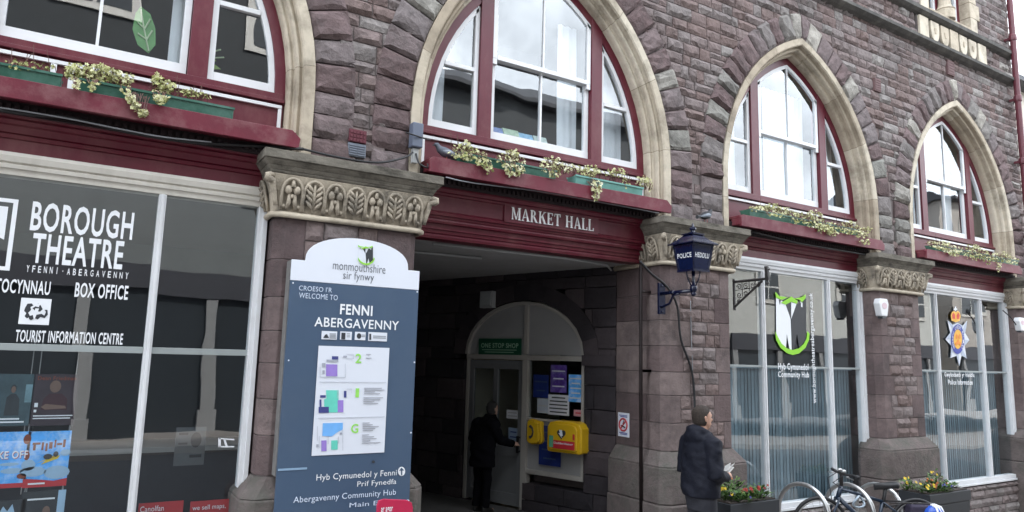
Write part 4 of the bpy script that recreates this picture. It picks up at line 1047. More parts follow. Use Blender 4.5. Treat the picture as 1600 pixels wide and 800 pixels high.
for i, (x, y, x2, y2, c, l) in enumerate(((762, 194, 787, 210, (.18, .26, .5), 'blue picture book'), (788, 198, 812, 214, (.42, .55, .40), 'pale green picture book'), (811, 205, 834, 220, (.25, .48, .68), 'light blue picture book'), (836, 210, 856, 226, (.50, .60, .55), 'grey green picture book'))):
    a = rect((x, y, x2, y2), 6.40)
    t = thing('book', l+' leaning on the sill of the window over the passage', 'book', ((a[0]+a[1])/2, 6.4, a[2]), 'books on the window sill')
    mb = MB(); mb.add([(a[0], 6.40, a[2]), (a[1], 6.40, a[2]), (a[1], 6.44, a[3]), (a[0], 6.44, a[3]), (a[0], 6.43, a[2]), (a[1], 6.43, a[2]), (a[1], 6.47, a[3]), (a[0], 6.47, a[3])], [(0, 1, 2, 3), (7, 6, 5, 4), (0, 4, 5, 1), (1, 5, 6, 2), (2, 6, 7, 3), (3, 7, 4, 0)]); mb.build('cover', mat('book_cover_'+l.split()[0]+str(i), c, .5, .35, 14), t)
    mb = MB(); mb.box(a[0]+.004, a[1]-.004, 6.432, 6.468, a[2]-.012, a[2]-.002); mb.build('pages', M_TXTW, t)
mb = MB(); mb.box(CX[1]-.64, CX[1]+.64, 6.36, 6.49, 4.40, 4.485); mb.build('window_board', M_WHITE, hall)

# ------------------------------------------------------------------ notice board in front of the first pier
NB = thing('notice_board', 'tall slate blue town welcome board with rounded white top in front of the first pier', 'sign', (1.96, 5.72, .2))
bx0, bx1 = 1.405, 2.52
by = 5.72
mb = MB(); mb.box(bx0, bx1, by, by+.02, .5, 2.785); mb.build('panel', M_SIGN, NB, bevel=.002)
mb = MB(); c = (bx0+bx1)/2
P = [(bx0, 2.787), (bx1, 2.787), (bx1, 2.955), (bx1-.11, 2.955), (bx1-.11, 2.968)]+[(c+(.447)*math.cos(math.pi*i/24), 2.968+.215*math.sin(math.pi*i/24)**.85) for i in range(1, 24)]+[(bx0+.11, 2.968), (bx0+.11, 2.955), (bx0, 2.955)]
mb.prism(P, by-.002, by+.02); mb.build('header', M_SIGNW, NB, bevel=.002)
mb = MB(); mb.box(bx0-.004, bx0+.045, by+.022, by+.14, 1.26, 2.95); mb.box(bx1-.045, bx1-.002, by+.022, by+.14, 1.26, 2.95); mb.box(bx0+.046, bx1-.046, by+.022, by+.06, 2.86, 2.9); mb.build('frame', mat('grey_board_frame', (.16, .155, .15), .7, .3, 12), NB)
mb = MB(); mb.box(bx0+.12, bx0+.2, by+.0205, by+.034, .2, 2.7); mb.box(bx1-.2, bx1-.12, by+.0205, by+.034, .2, 2.7); mb.build('post', M_IRON, NB)
emblem(NB, lambda x, y: at(549+x/7.2, 374.5+y/10.9, by-.004), by-.004, M_SIGNW)
sy = by-.005
X_ = lambda x, y: at(x, y, sy)
text('monmouthshire', X_(520, 420)[0], X_(602, 427)[0], X_(520, 420.5)[1], X_(583, 413)[1], sy, M_TXTD, NB, -.006); text('sir fynwy', X_(536, 436)[0], X_(584, 440)[0], X_(556, 441)[1], X_(558, 425)[1], sy, M_TXTD, NB, -.006)
tpx("CROESO I'R", 467, 453.5, 519, 449.5, sy, M_TXTB, NB); tpx('WELCOME TO', 467, 465.3, 528, 461.2, sy, M_TXTB, NB)
tpx('FENNI', 531, 491, 582.5, 478, sy, M_TXTW, NB, .025); tpx('ABERGAVENNY', 491, 510, 623.5, 502, sy, M_TXTW, NB, .012)
tpx('Hyb Cymunedol y Fenni', 494, 754, 620, 733.5, sy, M_TXTW, NB); tpx('Prif Fynedfa', 558, 763, 619.5, 748, sy, M_TXTW, NB); tpx('Abergavenny Community Hub', 458, 789, 619, 764, sy, M_TXTB, NB); tpx('Main Entrance', 546, 793, 640, 778, sy, M_TXTB, NB)
def bpoly(polys, m, nm, y=sy, pxs=True):
    mb = MB()
    for k, p in enumerate(polys): mb.prism([at(x, yy, y) for x, yy in p], y-.0004*(k % 4), y+.0006)
    return mb.build(nm, m, NB)
PR = lambda a, b, c, d: [(a, d), (c, d), (c, b), (a, b)]
def brect(polys, m, nm, y=sy):
    mb = MB()
    for k, p in enumerate(polys):
        A = at(p[0], p[3], y); B = at(p[2], p[1], y); mb.box(A[0], B[0], y-.0003*(k % 4), y+.0006, A[1], B[1])
    return mb.build(nm, m, NB)
brect([(502, 518, 527, 530), (531, 518.5, 550, 530.5), (554, 519, 571.5, 531), (575, 520, 605, 532.5)], M_SIGNW, 'logo_tile')
brect([(533, 520, 540, 530)], M_CHAR, 'logo_square', sy-.002)
bpoly([el(3.5, 4.5, 561, 525, 12), [(505, 528), (508, 523), (511, 522), (514, 528)], PR(577, 521.5, 580, 531)], M_CHAR, 'logo_mark', sy-.002)
brect([(515+i*0, 521+2.2*i, 525, 522.2+2.2*i) for i in range(4)]+[(542, 521+2.4*i, 547, 521.8+2.4*i) for i in range(3)]+[(565, 523+2.4*i, 570.5, 524+2.4*i) for i in range(2)]+[(583, 525+2.6*i, 603, 526+2.6*i) for i in range(2)], mat('grey_ink', (.3, .32, .35), .5), 'logo_lines', sy-.002)
a = at(487, 712, sy); b = at(607, 543, sy)
mb = MB(); mb.box(1.664, 2.272, sy-.0005, sy+.001, 1.408, 2.273); mb.build('map_sheet', M_SIGNW, NB)
MU = lambda u, v: (1.664+.608*u, 1.408+.865*v)       # u, v across the map sheet
def mp(polys, m, nm, k):
    mb = MB()
    for j, p in enumerate(polys): mb.prism([MU(*q) for q in p], sy-.002-.001*k-.0002*(j % 4), sy-.0008-.001*k)
    mb.build(nm, m, NB)
mv = lambda x, y: ((x-(60-37*(y-145)/625))/(407-(3 if y < 460 else 3)), 1-(y-145-(0))/618)
Z = lambda pts: [mv(x, y) for x, y in pts]
zr_ = lambda a, b, c, d: Z([(a, d), (c, d), (c, b), (a, b)])
mp([zr_(100, 250, 162, 318), zr_(163, 455, 195, 524), zr_(75, 680, 103, 740)], mat('map_violet', (.30, .20, .58), .5), 'map_hall', 1)
mp([Z([(100, 398), (168, 398), (168, 470), (164, 525), (112, 525), (112, 495), (90, 490), (90, 450), (102, 445)]), zr_(128, 682, 163, 734)], mat('map_mint', (.13, .60, .48), .5), 'map_stalls', 1)
mp([Z([(83, 584), (192, 584), (192, 622), (165, 635), (130, 660), (80, 655)])], mat('map_blue', (.16, .42, .82), .5), 'map_theatre', 1)
mp([zr_(132, 203, 167, 222), zr_(60, 492, 115, 526), zr_(65, 450, 75, 495), zr_(68, 426, 98, 440), zr_(198, 402, 212, 440)], mat('map_navy', (.05, .06, .22), .5), 'map_service_rooms', 2)
mp([zr_(102, 223, 166, 236), zr_(78, 243, 96, 265), zr_(80, 285, 92, 305), zr_(195, 198, 215, 208), zr_(175, 638, 188, 650), zr_(48, 700, 60, 716)], mat('map_grey', (.36, .38, .44), .5), 'map_corridors', 3)
lines = [(68, 322, 205, 325), (205, 245, 207, 325), (213, 188, 250, 190), (250, 188, 252, 215), (213, 213, 250, 215), (66, 265, 68, 323), (215, 390, 240, 392), (240, 390, 241, 415), (160, 400, 162, 445), (52, 600, 54, 680), (190, 625, 192, 740), (62, 655, 64, 720), (64, 350, 440, 352.5), (58, 553, 430, 555.5), (110, 660, 112, 700), (165, 660, 168, 700)]
mp([zr_(*l) for l in lines], mat('map_line', (.45, .47, .52), .5), 'map_walls', 4)
tl = [(325, 185, 352, 189), (325, 207, 355, 211)]+[(312, 384+10.5*i, 345+r, 388+10.5*i) for i, r in enumerate((70, 85, 30, 60))]+[(308, 440+11*i, 345+r, 444+11*i) for i, r in enumerate((78, 60, 25, 48))]+[(302, 586+11*i, 330+r, 590+11*i) for i, r in enumerate((12, 30, 65, 45, 32))]+[(298, 655+11.5*i, 330+r, 659+11.5*i) for i, r in enumerate((8, 38, 52, 16, 74))]
mp([zr_(*l) for l in tl], mat('map_ink', (.35, .36, .40), .5), 'map_key_lines', 4)
for ch, (x, y, x2, y2) in (('2', (262, 240, 300, 185)), ('1', (262, 440, 285, 387)), ('G', (236, 645, 280, 592))):
    q0, q1 = MU(*mv(x, y)), MU(*mv(x2, y2)); text(ch, q0[0], q1[0], q0[1], q1[1], sy-.004, mat('key_green_vinyl', (.30, .70, .12), .45), NB, .02)
bpoly([el(5.6, 7.2, 627.5, 736.5, 20)], M_TXTW, 'arrow_disc'); bpoly([PR(626.6, 733, 628.6, 742.5), [(623.5, 735.5), (631.5, 735), (627.5, 730.5)]], M_SIGN, 'arrow', sy-.002)
brect([(434, 730, 480, 736)], mat('pale_tape', (.24, .36, .50), .5), 'tape'); bpoly([el(2.3, 2.3, 583.5, 721.5, 12)], M_CHAR, 'lock'); bpoly([el(1.3, 1.4, x, y, 8) for x, y in ((458, 442), (652, 456), (647.5, 566), (642, 676), (451, 563))], M_SIGNW, 'screw_cap', sy-.001)
# red tag sign
RX0, RX1 = 2.075, 2.37
ts = thing('pavement_sign', 'red round shouldered open sign standing in front of the notice board', 'sign', (2.22, 5.3, .2))
P = [(RX0, .3), (RX1, .3), (RX1, 1.03), (RX1-.012, 1.07), (RX1-.05, 1.092), (RX0+.05, 1.115), (RX0+.012, 1.105), (RX0, 1.07)]
mb = MB(); mb.prism(P, 5.3, 5.325); mb.build('board', mat('raspberry_sign', (.50, .022, .075), .35, .06, 4), ts, bevel=.003)
mb = MB(); mb.box(RX0+.02, RX0+.05, 5.326, 5.35, .2, .9); mb.box(RX1-.05, RX1-.02, 5.326, 5.35, .2, .9); mb.build('leg', M_STEEL, ts)
text('ar agor', 2.105, 2.20, 1.005, 1.055, 5.298, M_TXTW, ts, .02); text('open', 2.105, 2.18, .935, .985, 5.298, M_TXTW, ts, .02)

# ------------------------------------------------------------------ police lamp, iron bracket, small wall things
lx, ly = at(1083, 400, 5.36)[0], 5.36
zz = lambda y: at(1083, y, ly)[1]
PL = thing('police_lamp', 'navy blue four sided police lantern on a wall arm at the second pier', 'lamp', (lx, ly, zz(463)))
def sq(r, z): return [(lx-r, ly-r, z), (lx+r, ly-r, z), (lx+r, ly+r, z), (lx-r, ly+r, z)]
def frus(mb, r0, z0, r1, z1): mb.add(sq(r0, z0)+sq(r1, z1), [(3, 2, 1, 0), (4, 5, 6, 7)]+[(i, (i+1) % 4, (i+1) % 4+4, i+4) for i in range(4)])
e, b0 = zz(383), zz(424)
mb = MB(); frus(mb, .106, b0+.012, .143, e-.006); mb.build('lantern_glass', mat('blue_lantern_glass', (.006, .011, .045), .15, .1, 4, spec=.6), PL)
mb = MB(); frus(mb, .12, b0-.012, .12, b0+.011)
for i in range(4):
    A = Vector(sq(.108, b0+.01)[i]); B = Vector(sq(.145, e-.005)[i]); mb.tube([A, B], .011, 6)
frus(mb, .15, e-.02, .15, e-.006); mb.build('lantern_frame', M_NAVY, PL)
mb = MB(); frus(mb, .188, e-.005, .188, e+.006); frus(mb, .185, e+.0065, .125, e+.05); frus(mb, .123, e+.051, .07, e+.105); frus(mb, .085, e+.106, .085, e+.12)
mb.lathe((lx, ly, e+.12), [(.05, 0), (.055, .012), (.025, .022), (.022, .035), (.038, .05), (.036, .066), (.016, .08), (.008, .11), (.001, .125)], 12); mb.build('roof', M_NAVY, PL)
mb = MB(); zb = zz(463); mb.lathe((lx, ly, zb), [(.005, 0), (.022, .01), (.03, .03), (.018, .045), (.036, .055), (.04, .1), (.03, .115), (.018, .12), (.016, .2), (.02, b0-zb-.012)], 12)
for s, t in ((1, 0), (-1, 0), (0, 1), (0, -1)): mb.tube([(lx+s*.03, ly+t*.03, zb+.11), (lx+s*.075, ly+t*.075, zb+.18), (lx+s*.10, ly+t*.10, b0-.014)], .006, 5)
mb.build('stem', M_NAVY, PL, smooth=True)
za = zz(454)
mb = MB(); mb.tube([(lx, ly+.02, za), (lx, 5.86, za)], .02, 8); mb.tube([(lx, ly+.2, za-.015), (lx, ly+.3, za-.03), (lx, 5.72, za-.12), (lx, 5.86, za-.155)], .013, 8); mb.lathe((lx, ly+.3, za-.02), [(.03, 0), (.034, .02), (.03, .04)], 8); mb.build('arm', M_NAVY, PL, smooth=True)
mb = MB(); mb.box(lx-.035, lx+.06, 5.845, 5.875, za-.23, za+.12)
for z in (za-.2, za+.09): mb.ball((lx+.01, 5.842, z), .014, n=8)
mb.build('wall_plate', M_NAVY, PL, bevel=.004)
def onplane(s, o, ux, uy, w, h, m, parent, name='lettering', bold=.02):
    mb = text_mb(s, bold); ax, bx = min(p[0] for p in mb.v), max(p[0] for p in mb.v); ay, by_ = min(p[1] for p in mb.v), max(p[1] for p in mb.v)
    o, ux, uy = Vector(o), Vector(ux).normalized(), Vector(uy).normalized()
    mb.move(lambda p: o+ux*((p.x-ax)/(bx-ax)-.5)*w+uy*((p.y-ay)/(by_-ay)-.5)*h); return mb.build(name, m, parent)
zc = b0+(e-b0)*.56; rr_ = .106+.037*.56+.002
onplane('HEDDLU', (lx, ly-rr_-.001, zc), (1, 0, 0), (0, -.16, 1), .205, .052, M_TXTW, PL); onplane('POLICE', (lx-rr_-.001, ly, zc), (0, -1, 0), (-.16, 0, 1), .205, .052, M_TXTW, PL)

ib = thing('iron_bracket', 'rusty wrought iron scroll bracket on the right edge of the second pier', 'bracket', (6.73, 5.88, 2.9))
bx = 6.74; z1 = 3.205; y1 = 5.40
mb = MB(); mb.box(bx-.012, bx+.012, 5.87, 5.89, 2.86, 3.24); mb.tube([(bx, 5.88, z1), (bx, y1, z1)], .016, 6); mb.tube([(bx, 5.88, 2.90), (bx, y1+.06, z1-.02)], .014, 6); mb.build('arm', M_IRON, ib)
mb = MB(); mb.obox((bx, y1-.012, z1+.06), (.016, 0, 0), (0, .018, 0), (0, .01, .085)); mb.tube([(bx, y1-.05, z1+.11), (bx, y1+.02, z1+.09)], .008, 6); mb.ball((bx, y1-.01, z1-.055), .02, n=8); mb.build('end_post', M_IRON, ib)
mb = MB()
def scroll(y, z, r, s, up):
    mb.tube([(bx, y+s*r*(1-k/14)*math.cos(k*.75+up), z+r*(1-k/14)*math.sin(k*.75+up)) for k in range(12)], .0055, 5)
for i, (y, z, r) in enumerate(((5.80, 3.14, .04), (5.70, 3.14, .042), (5.60, 3.145, .04), (5.51, 3.155, .032), (5.80, 3.04, .038), (5.71, 3.05, .036), (5.81, 2.965, .026))): scroll(y, z, r, -1 if i % 2 else 1, i)
mb.tube([(bx, 5.86, 3.1), (bx, 5.5, 3.12)], .005, 5); mb.tube([(bx, 5.755, 3.19), (bx, 5.755, 3.02)], .005, 5); mb.tube([(bx, 5.65, 3.19), (bx, 5.65, 3.08)], .005, 5)
mb.build('scrollwork', M_IRON, ib, smooth=True)
# no smoking sign on the passage side of the second pier
def onX(x, y, X=5.6):
    d = RT*((x-800)/F)-UP*((y-400)/F)+_f; t = X/d.x; return d.y*t, H+d.z*t
A = onX(967, 681); B = onX(984, 646)
ns = thing('no_smoking_sign', 'small white no smoking sign on the passage side of the second pier', 'sign', (5.595, (A[0]+B[0])/2, A[1]))
ya, yb, za_, zb_ = B[0], A[0], A[1], B[1]
mb = MB(); mb.box(5.585, 5.596, ya, yb, za_, zb_); mb.build('plate', M_SIGNW, ns, bevel=.002)
yc, zc = (ya+yb)/2, za_+(zb_-za_)*.5; r = (yb-ya)*.36; Q = lambda a, k, x: (x, yc+r*k*math.cos(a), zc+r*k*math.sin(a))
mb = MB(); mb.tube([Q(2*math.pi*i/20, 1, 5.583) for i in range(20)], .010, 6, closed=True); mb.tube([Q(math.radians(135), 1, 5.583), Q(math.radians(-45), 1, 5.583)], .009, 6); mb.build('red_ring', mat('sign_red', (.5, .03, .04), .4), ns)
mb = MB(); mb.tube([(5.583, yc+r*.55, zc-.01), (5.583, yc-r*.5, zc-.03)], .008, 5); mb.tube([(5.583, yc+r*.1, zc+.01), (5.583, yc-r*.2, zc+.05), (5.583, yc-r*.05, zc+.07)], .005, 5); mb.build('cigarette', M_CHAR, ns)
mb = MB()
for k, z in enumerate((zb_-.03, zb_-.045, za_+.045, za_+.03)): mb.box(5.583, 5.5845, ya+.025, yb-.025-.02*(k % 2), z-.005, z+.004)
mb.build('text_lines', mat('sign_blue_ink', (.03, .06, .3), .5), ns)
# alarm boxes
def alarm(x, z, label, sc=1):
    t = thing('alarm_box', label, 'alarm', (x, 5.83, z), 'alarm boxes on the piers')
    P = [(x-.07*sc, z-.12*sc), (x+.07*sc, z-.12*sc), (x+.115*sc, z+.06*sc), (x+.085*sc, z+.13*sc), (x-.085*sc, z+.13*sc), (x-.115*sc, z+.06*sc)]
    mb = MB(); mb.prism(P, 5.78, 5.876); mb.build('cover', M_WHITE, t, bevel=.014)
    mb = MB(); mb.prism([(x+.06*sc*math.cos(i*math.pi/8), z+.03+.045*sc*math.sin(i*math.pi/8)) for i in range(16)], 5.7765, 5.779); mb.build('emblem', mat('faded_pink', (.58, .44, .48), .5), t)
    mb = MB(); mb.box(x-.045*sc, x+.045*sc, 5.79, 5.86, z-.15*sc, z-.121*sc); mb.build('strobe', M_CHAR, t)
a = at(1381, 481, 5.79); alarm(a[0], a[1], 'white alarm box high on the third pier beside the emblem window')
a = at(1597, 507, 5.79); alarm(a[0], a[1], 'white alarm box on the last pier at the right edge', .9)
# bulkhead light in the passage and the green sign
def onP(x, y, w=0.0):
    d = RT*((x-800)/F)-UP*((y-400)/F)+_f; O = Vector((PX, PY, 0))+PN*w-Vector((0, 0, H)); n = PN; s = O.dot(n)/d.dot(n)
    p = d*s; return (p-O).dot(PU), p.z+H
def ppoly(pts, w, m, nm, parent, th=.004):
    mb = MB(); pprism(mb, pts, w, w+th); return mb.build(nm, m, parent)
def prect(px, w): a = onP(px[0], px[1], w); b = onP(px[2], px[3], w); return max(a[0], b[0]), min(a[0], b[0]), min(a[1], b[1]), max(a[1], b[1])
def pthing(name, label, cat, px, w, grp=None):
    t0, t1, z0, z1 = prect(px, w); return thing(name, label, cat, FP((t0+t1)/2, z0, w), grp), t0, t1, z0, z1
def pwr(s, t0, t1, z0, z1, w, m, parent, bold=.01):
    onplane(s, FP((t0+t1)/2, (z0+z1)/2, w), tuple(-PU), (0, 0, 1), abs(t0-t1), z1-z0, m, parent, bold=bold)
t, a, b, c, d = pthing('bulkhead_light', 'unlit grey bulkhead light on the dark passage wall above the arch', 'lamp', (755, 456, 774, 481), .02)
mb = MB(); pbox(mb, a, b, .0, .09, c, d); mb.build('body', M_GREYP, t, bevel=.01); mb = MB(); pbox(mb, a-.02, b+.02, .091, .11, c+.02, d-.02); mb.build('diffuser', mat('unlit_diffuser', (.4, .42, .42), .3), t, bevel=.008)
t, a, b, c, d = pthing('one_stop_shop_sign', 'dark green sign lettered ONE STOP SHOP above the passage door', 'sign', (749, 529, 814, 555), -.03)
mb = MB(); pbox(mb, a, b, -.04, -.02, c, d); mb.build('board', mat('sign_green', (.012, .085, .045), .4), t)
pwr('ONE STOP SHOP', a-.05, b+.04, c+(d-c)*.42, c+(d-c)*.72, -.018, mat('sign_pale_green', (.35, .55, .40), .5), t, .02)
for k in range(2): pwr('One Stop Shop', a-.1-.05*k, b+.1+.05*k, c+(d-c)*(.1+.15*k), c+(d-c)*(.19+.15*k), -.018, MATS['sign_pale_green'], t, 0) if False else None
mb = MB()
for k in range(2): pbox(mb, a-.07-.05*k, b+.07+.05*k, -.019, -.017, c+(d-c)*(.28-.14*k), c+(d-c)*(.32-.14*k))
mb.build('text_lines', MATS['sign_pale_green'], t)
# emergency phone cabinet and defibrillator cabinet
M_YEL = mat('signal_yellow', (.62, .38, .012), .4, .06, 4, spec=.5)
t, a, b, c, d = pthing('phone_cabinet', 'small round topped yellow phone cabinet left of the defibrillator', 'cabinet', (820, 654, 843, 696), .1)
w_ = abs(a-b)
mb = MB(); P = [(a-.02, c+.02), (a-.02, d-.02), (a-w_*.25, d), (b+.02, d-.03), (b, c+.04), (b+.03, c+.01), (a-w_*.3, c-.01)]
pprism(mb, P, -.02, .05); pprism(mb, [((x-(a+b)/2)*.86+(a+b)/2, (z-(c+d)/2)*.9+(c+d)/2) for x, z in P], .051, .10); mb.build('case', M_YEL, t, bevel=.015)
mb = MB(); ct, cz = (a+b)/2, (c+d)/2; mb.tube([FP(ct+.03, cz+.07, .105), FP(ct-.005, cz+.05, .108), FP(ct-.02, cz, .108), FP(ct-.005, cz-.05, .108), FP(ct+.03, cz-.07, .105)], [.02, .012, .009, .012, .02], 8); mb.build('handset_mark', M_CHAR, t)
t, a, b, c, d = pthing('defibrillator_cabinet', 'large yellow defibrillator cabinet with black heart on the white panel', 'cabinet', (858, 656, 911, 711), .12)
mb = MB(); P = [(a, c+.02), (a, d-.08), (a-.04, d-.02), (a-.12, d), (b+.12, d), (b+.04, d-.02), (b, d-.08), (b, c+.02), (b+.02, c), (a-.02, c)]
pprism(mb, P, -.02, .16); mb.build('case', M_YEL, t, bevel=.022)
mb = MB(); pprism(mb, [((x-(a+b)/2)*.8+(a+b)/2+.0, (z-c)*.84+c+.03) for x, z in P], .161, .185); mb.build('cabinet_door', M_YEL, t, bevel=.012)
ht, hz_ = (a+b)/2+.02, c+(d-c)*.60; hr = (d-c)*.17
heart = [(ht-hr*.0625*16*math.sin(u)**3, hz_+hr*.0625*(13*math.cos(u)-5*math.cos(2*u)-2*math.cos(3*u)-math.cos(4*u))) for u in [2*math.pi*i/28 for i in range(28)]]
ppoly(heart, .186, M_CHAR, 'heart', t, .002); ppoly([(ht-.01, hz_+hr*.75), (ht+.035, hz_+hr*.75), (ht+.02, hz_+.01), (ht+.045, hz_+.01), (ht-.02, hz_-hr*.8), (ht-.0, hz_-.02), (ht-.025, hz_-.02)], .189, M_SIGNW, 'lightning_mark', t, .001)
ppoly([(a-.1, c+.05), (a-.1, c+.15), (b+.08, c+.15), (b+.08, c+.05)], .187, M_PRED, 'red_label', t, .002)
pwr('Defibrillator', a-.13, b+.10, c+.105, c+.13, .191, M_SIGNW, t)
ppoly([(a-.06, c+.06), (a-.06, c+.2), (a-.12, c+.2), (a-.12, c+.06)], .19, mat('label_green', (.1, .35, .2), .5), 'green_label', t, .002); ppoly([(b+.08, c+.17), (b+.08, d-.14), (b+.11, d-.14), (b+.11, c+.17)], .187, M_PRED, 'red_strip', t, .002)
# notices on the entrance window
def notice(label, px, c, w=-.045, lines=0, ink=None, grp='notices in the passage window'):
    t, t0, t1, z0, z1 = pthing('notice', label, 'notice', px, w, grp)
    mb = MB(); pbox(mb, t0, t1, w, w+.004, z0, z1); mb.build('sheet', c, t)
    if lines:
        mb = MB()
        for k in range(lines):
            z = z1-(z1-z0)*(k+.8)/(lines+.6); i = rnd.uniform(.06, .22)*(t0-t1); pbox(mb, t0-i, t1+i, w+.005, w+.006, z-.008, z+.008)
        mb.build('text_lines', ink or M_CHAR, t)
M_NB = mat('notice_navy', (.015, .03, .16), .4, .3, 6); M_NV = mat('notice_violet', (.09, .04, .28), .4, .5, 9, stain=((.3, .3, .5), .5, 12)); M_NW = mat('notice_white', (.62, .64, .68), .5)
notice('dark navy notice in the upper left of the passage window', (834, 585, 857, 622), M_NB, lines=2, ink=M_SIGN)
notice('violet patterned notice in the upper middle of the passage window', (861, 570, 885, 614), M_NV, lines=3, ink=M_NW)
notice('pale blue striped notice with rounded heading at the right of the passage window', (889, 585, 911, 629), M_PB, lines=5, ink=M_NW)
notice('white sheet with lines of black text in the middle of the passage window', (857, 616, 889, 650), M_NW, lines=5)
notice('pale grey sheet below the navy notice in the passage window', (840, 622, 856, 646), mat('notice_grey', (.4, .44, .5), .5), lines=1, ink=M_GREYP)
notice('small pink and white card in the lower right corner of the passage window', (897, 640, 911, 651), mat('notice_pink', (.55, .28, .32), .5), lines=1, ink=M_PRED)
notice('navy poster with white heading behind the two yellow cabinets', (843, 664, 876, 730), M_NB, -.005, 4, M_SIGN)
notice('white notice taped inside the passage door, by the old woman shape', (784, 631, 811, 655), M_NW, -.045, 2, M_GREYP, 'notices inside the passage door') if False else None
notice('pale notice on the right pane of the passage door', (792, 640, 810, 655), M_NW, -.06, 2, M_GREYP, 'notices inside the passage door')
notice('blue grey notice low on the right pane of the passage door', (795, 668, 810, 690), mat('notice_blue', (.25, .33, .45), .5), -.06, 2, M_NB, 'notices inside the passage door')

# junction box and cables
a = at(637, 245, 5.93); b = at(657, 196, 5.93)
jb = thing('junction_box', 'grey electrical box on the cream arch left of the passage window', 'box', ((a[0]+b[0])/2, 5.95, a[1]))
mb = MB(); mb.box(a[0]+.01, b[0]+.005, 5.86, 5.955, a[1]+.09, b[1]); mb.build('case', mat('blue_grey_plastic', (.11, .13, .18), .5, .1, 8), jb, bevel=.012)
mb = MB(); mb.box(a[0]+.04, b[0]-.02, 5.90, 5.95, a[1]-.05, a[1]+.085); mb.build('gland_plate', M_GREYP, jb)
M_CAB = mat('black_cable', (.012, .012, .014), .5); M_CABG = mat('grey_cable', (.25, .26, .28), .5)
def cable(label, pts, r, m=M_CAB, grp=None):
    P = []
    for p in pts:
        if len(p) == 3: q = at(p[0], p[1], p[2]); P.append(Vector((q[0], p[2], q[1])))
        else: P.append(Vector(p[:3]))
    sm = []
    for i in range(len(P)-1):
        p0, p1, p2, p3 = P[max(i-1, 0)], P[i], P[i+1], P[min(i+2, len(P)-1)]
        for k in range(6):
            t = k/6; sm.append(.5*((2*p1)+(p2-p0)*t+(2*p0-5*p1+4*p2-p3)*t*t+(3*p1-p0-3*p2+p3)*t**3))
    sm.append(P[-1]); mb = MB(); mb.tube(sm, r, 6); o = mb.build('cable', m, None, smooth=True)
    return tag(o, label, 'cable', grp)
G_ = 'cables pinned along the front'
cable('black cable bundle sagging under the left ledge', [(0, 172, 5.93), (60, 180, 5.93), (110, 184, 5.93), (200, 206, 5.93), (300, 222, 5.93), (420, 229, 5.93), (474, 233, 5.8)], .014, grp=G_)
cable('thin grey cable looping under the left ledge', [(0, 168, 5.9), (70, 179, 5.9), (120, 188, 5.9), (200, 204, 5.9), (255, 214, 5.9), (330, 222, 5.9)], .006, M_CABG, G_)
cable('cable lying along the top of the first capital to the grey box', [(474, 233, 5.8), (530, 246, 5.78), (590, 254, 5.78), (632, 246, 5.85), (645, 238, 5.9)], .010, grp=G_)
cable('black cable hanging in loops below the grey box', [(650, 240, 5.9), (655, 255, 5.86), (668, 262, 5.85), (668, 256, 5.88)], .009, grp=G_)
cable('cable strap crossing the grey box to the window', [(634, 207, 5.84), (650, 212, 5.84), (672, 219, 5.9)], .007, grp=G_)
cable('thin pale cable below the middle ledge', [(697, 277, 5.78), (740, 286, 5.86), (850, 300, 5.88), (950, 318, 5.88), (1030, 333, 5.84)], .006, M_CABG, G_)
cable('black cable under the third ledge', [(1175, 362, 5.9), (1240, 378, 5.93), (1270, 384, 5.93), (1340, 396, 5.92), (1375, 402, 5.9)], .011, grp=G_)
cable('black cable running from the passage corner past the lamp plate and down the second pier', [(1000, 408, 5.86), (1018, 428, 5.86), (1042, 448, 5.84), (1058, 478, 5.84), (1064, 530, 5.85), (1081, 580, 5.85), (1086, 640, 5.85), (1087, 700, 5.82), (1088, 790, 5.74)], .014)
cable('thin grey cable dropping straight down the second pier', [(1079, 470, 5.865), (1080, 520, 5.865), (1083, 600, 5.865), (1085, 650, 5.865)], .005, M_CABG)
cable('black cable crossing the last pier at the right edge', [(1567, 485, 5.88), (1580, 497, 5.86), (1592, 513, 5.84), (1600, 516, 5.84)], .009)
# pigeons
def pigeon(label, x, y, z, rz, sc, grey):
    t = thing('pigeon', label, 'bird', (x, y, z), 'pigeons perched on the front')
    mb = MB()
    mb.v = []; body = MB()
    body.tube([(-.15, 0, .075), (-.10, 0, .085), (-.03, 0, .10), (.05, 0, .125), (.10, 0, .155), (.12, 0, .185), (.135, 0, .205), (.155, 0, .205), (.172, 0, .2)], [.008, .03, .055, .06, .045, .03, .031, .022, .004], 12)
    rot = Matrix.Rotation(rz, 3, 'Z'); place = lambda p: rot@(p*sc)+Vector((x, y, z))
    body.move(place).build('body', grey, t, smooth=True)
    w = MB()
    for s in (-1, 1): w.tube([(.06, s*.045, .12), (.0, s*.058, .105), (-.08, s*.042, .085), (-.15, s*.02, .07)], [.02, .036, .026, .006], 8)
    w.move(place).build('wing', mat('pigeon_wing', (.16, .18, .21), .6, .5, 18), t, smooth=True)
    w = MB(); w.tube([(-.12, 0, .078), (-.21, 0, .058)], [.022, .03], 6); w.move(place).build('tail', M_CHAR, t)
    w = MB()
    for s in (-1, 1): w.tube([(.01, s*.02, .06), (.02, s*.022, 0), (.045, s*.022, .004)], .006, 5)
    w.move(place).build('foot', mat('pigeon_foot', (.35, .1, .08), .6), t)
    w = MB(); w.tube([(.170, 0, .2), (.192, 0, .192)], [.008, .002], 5); w.move(place).build('beak', M_CHAR, t)
p = at(695, 245, 5.93); pigeon('grey pigeon with pale wing on the left end of the passage ledge', p[0]+.03, 5.93, 4.055, R_(160), .80, mat('pigeon_grey', (.075, .085, .11), .6, .3, 20))
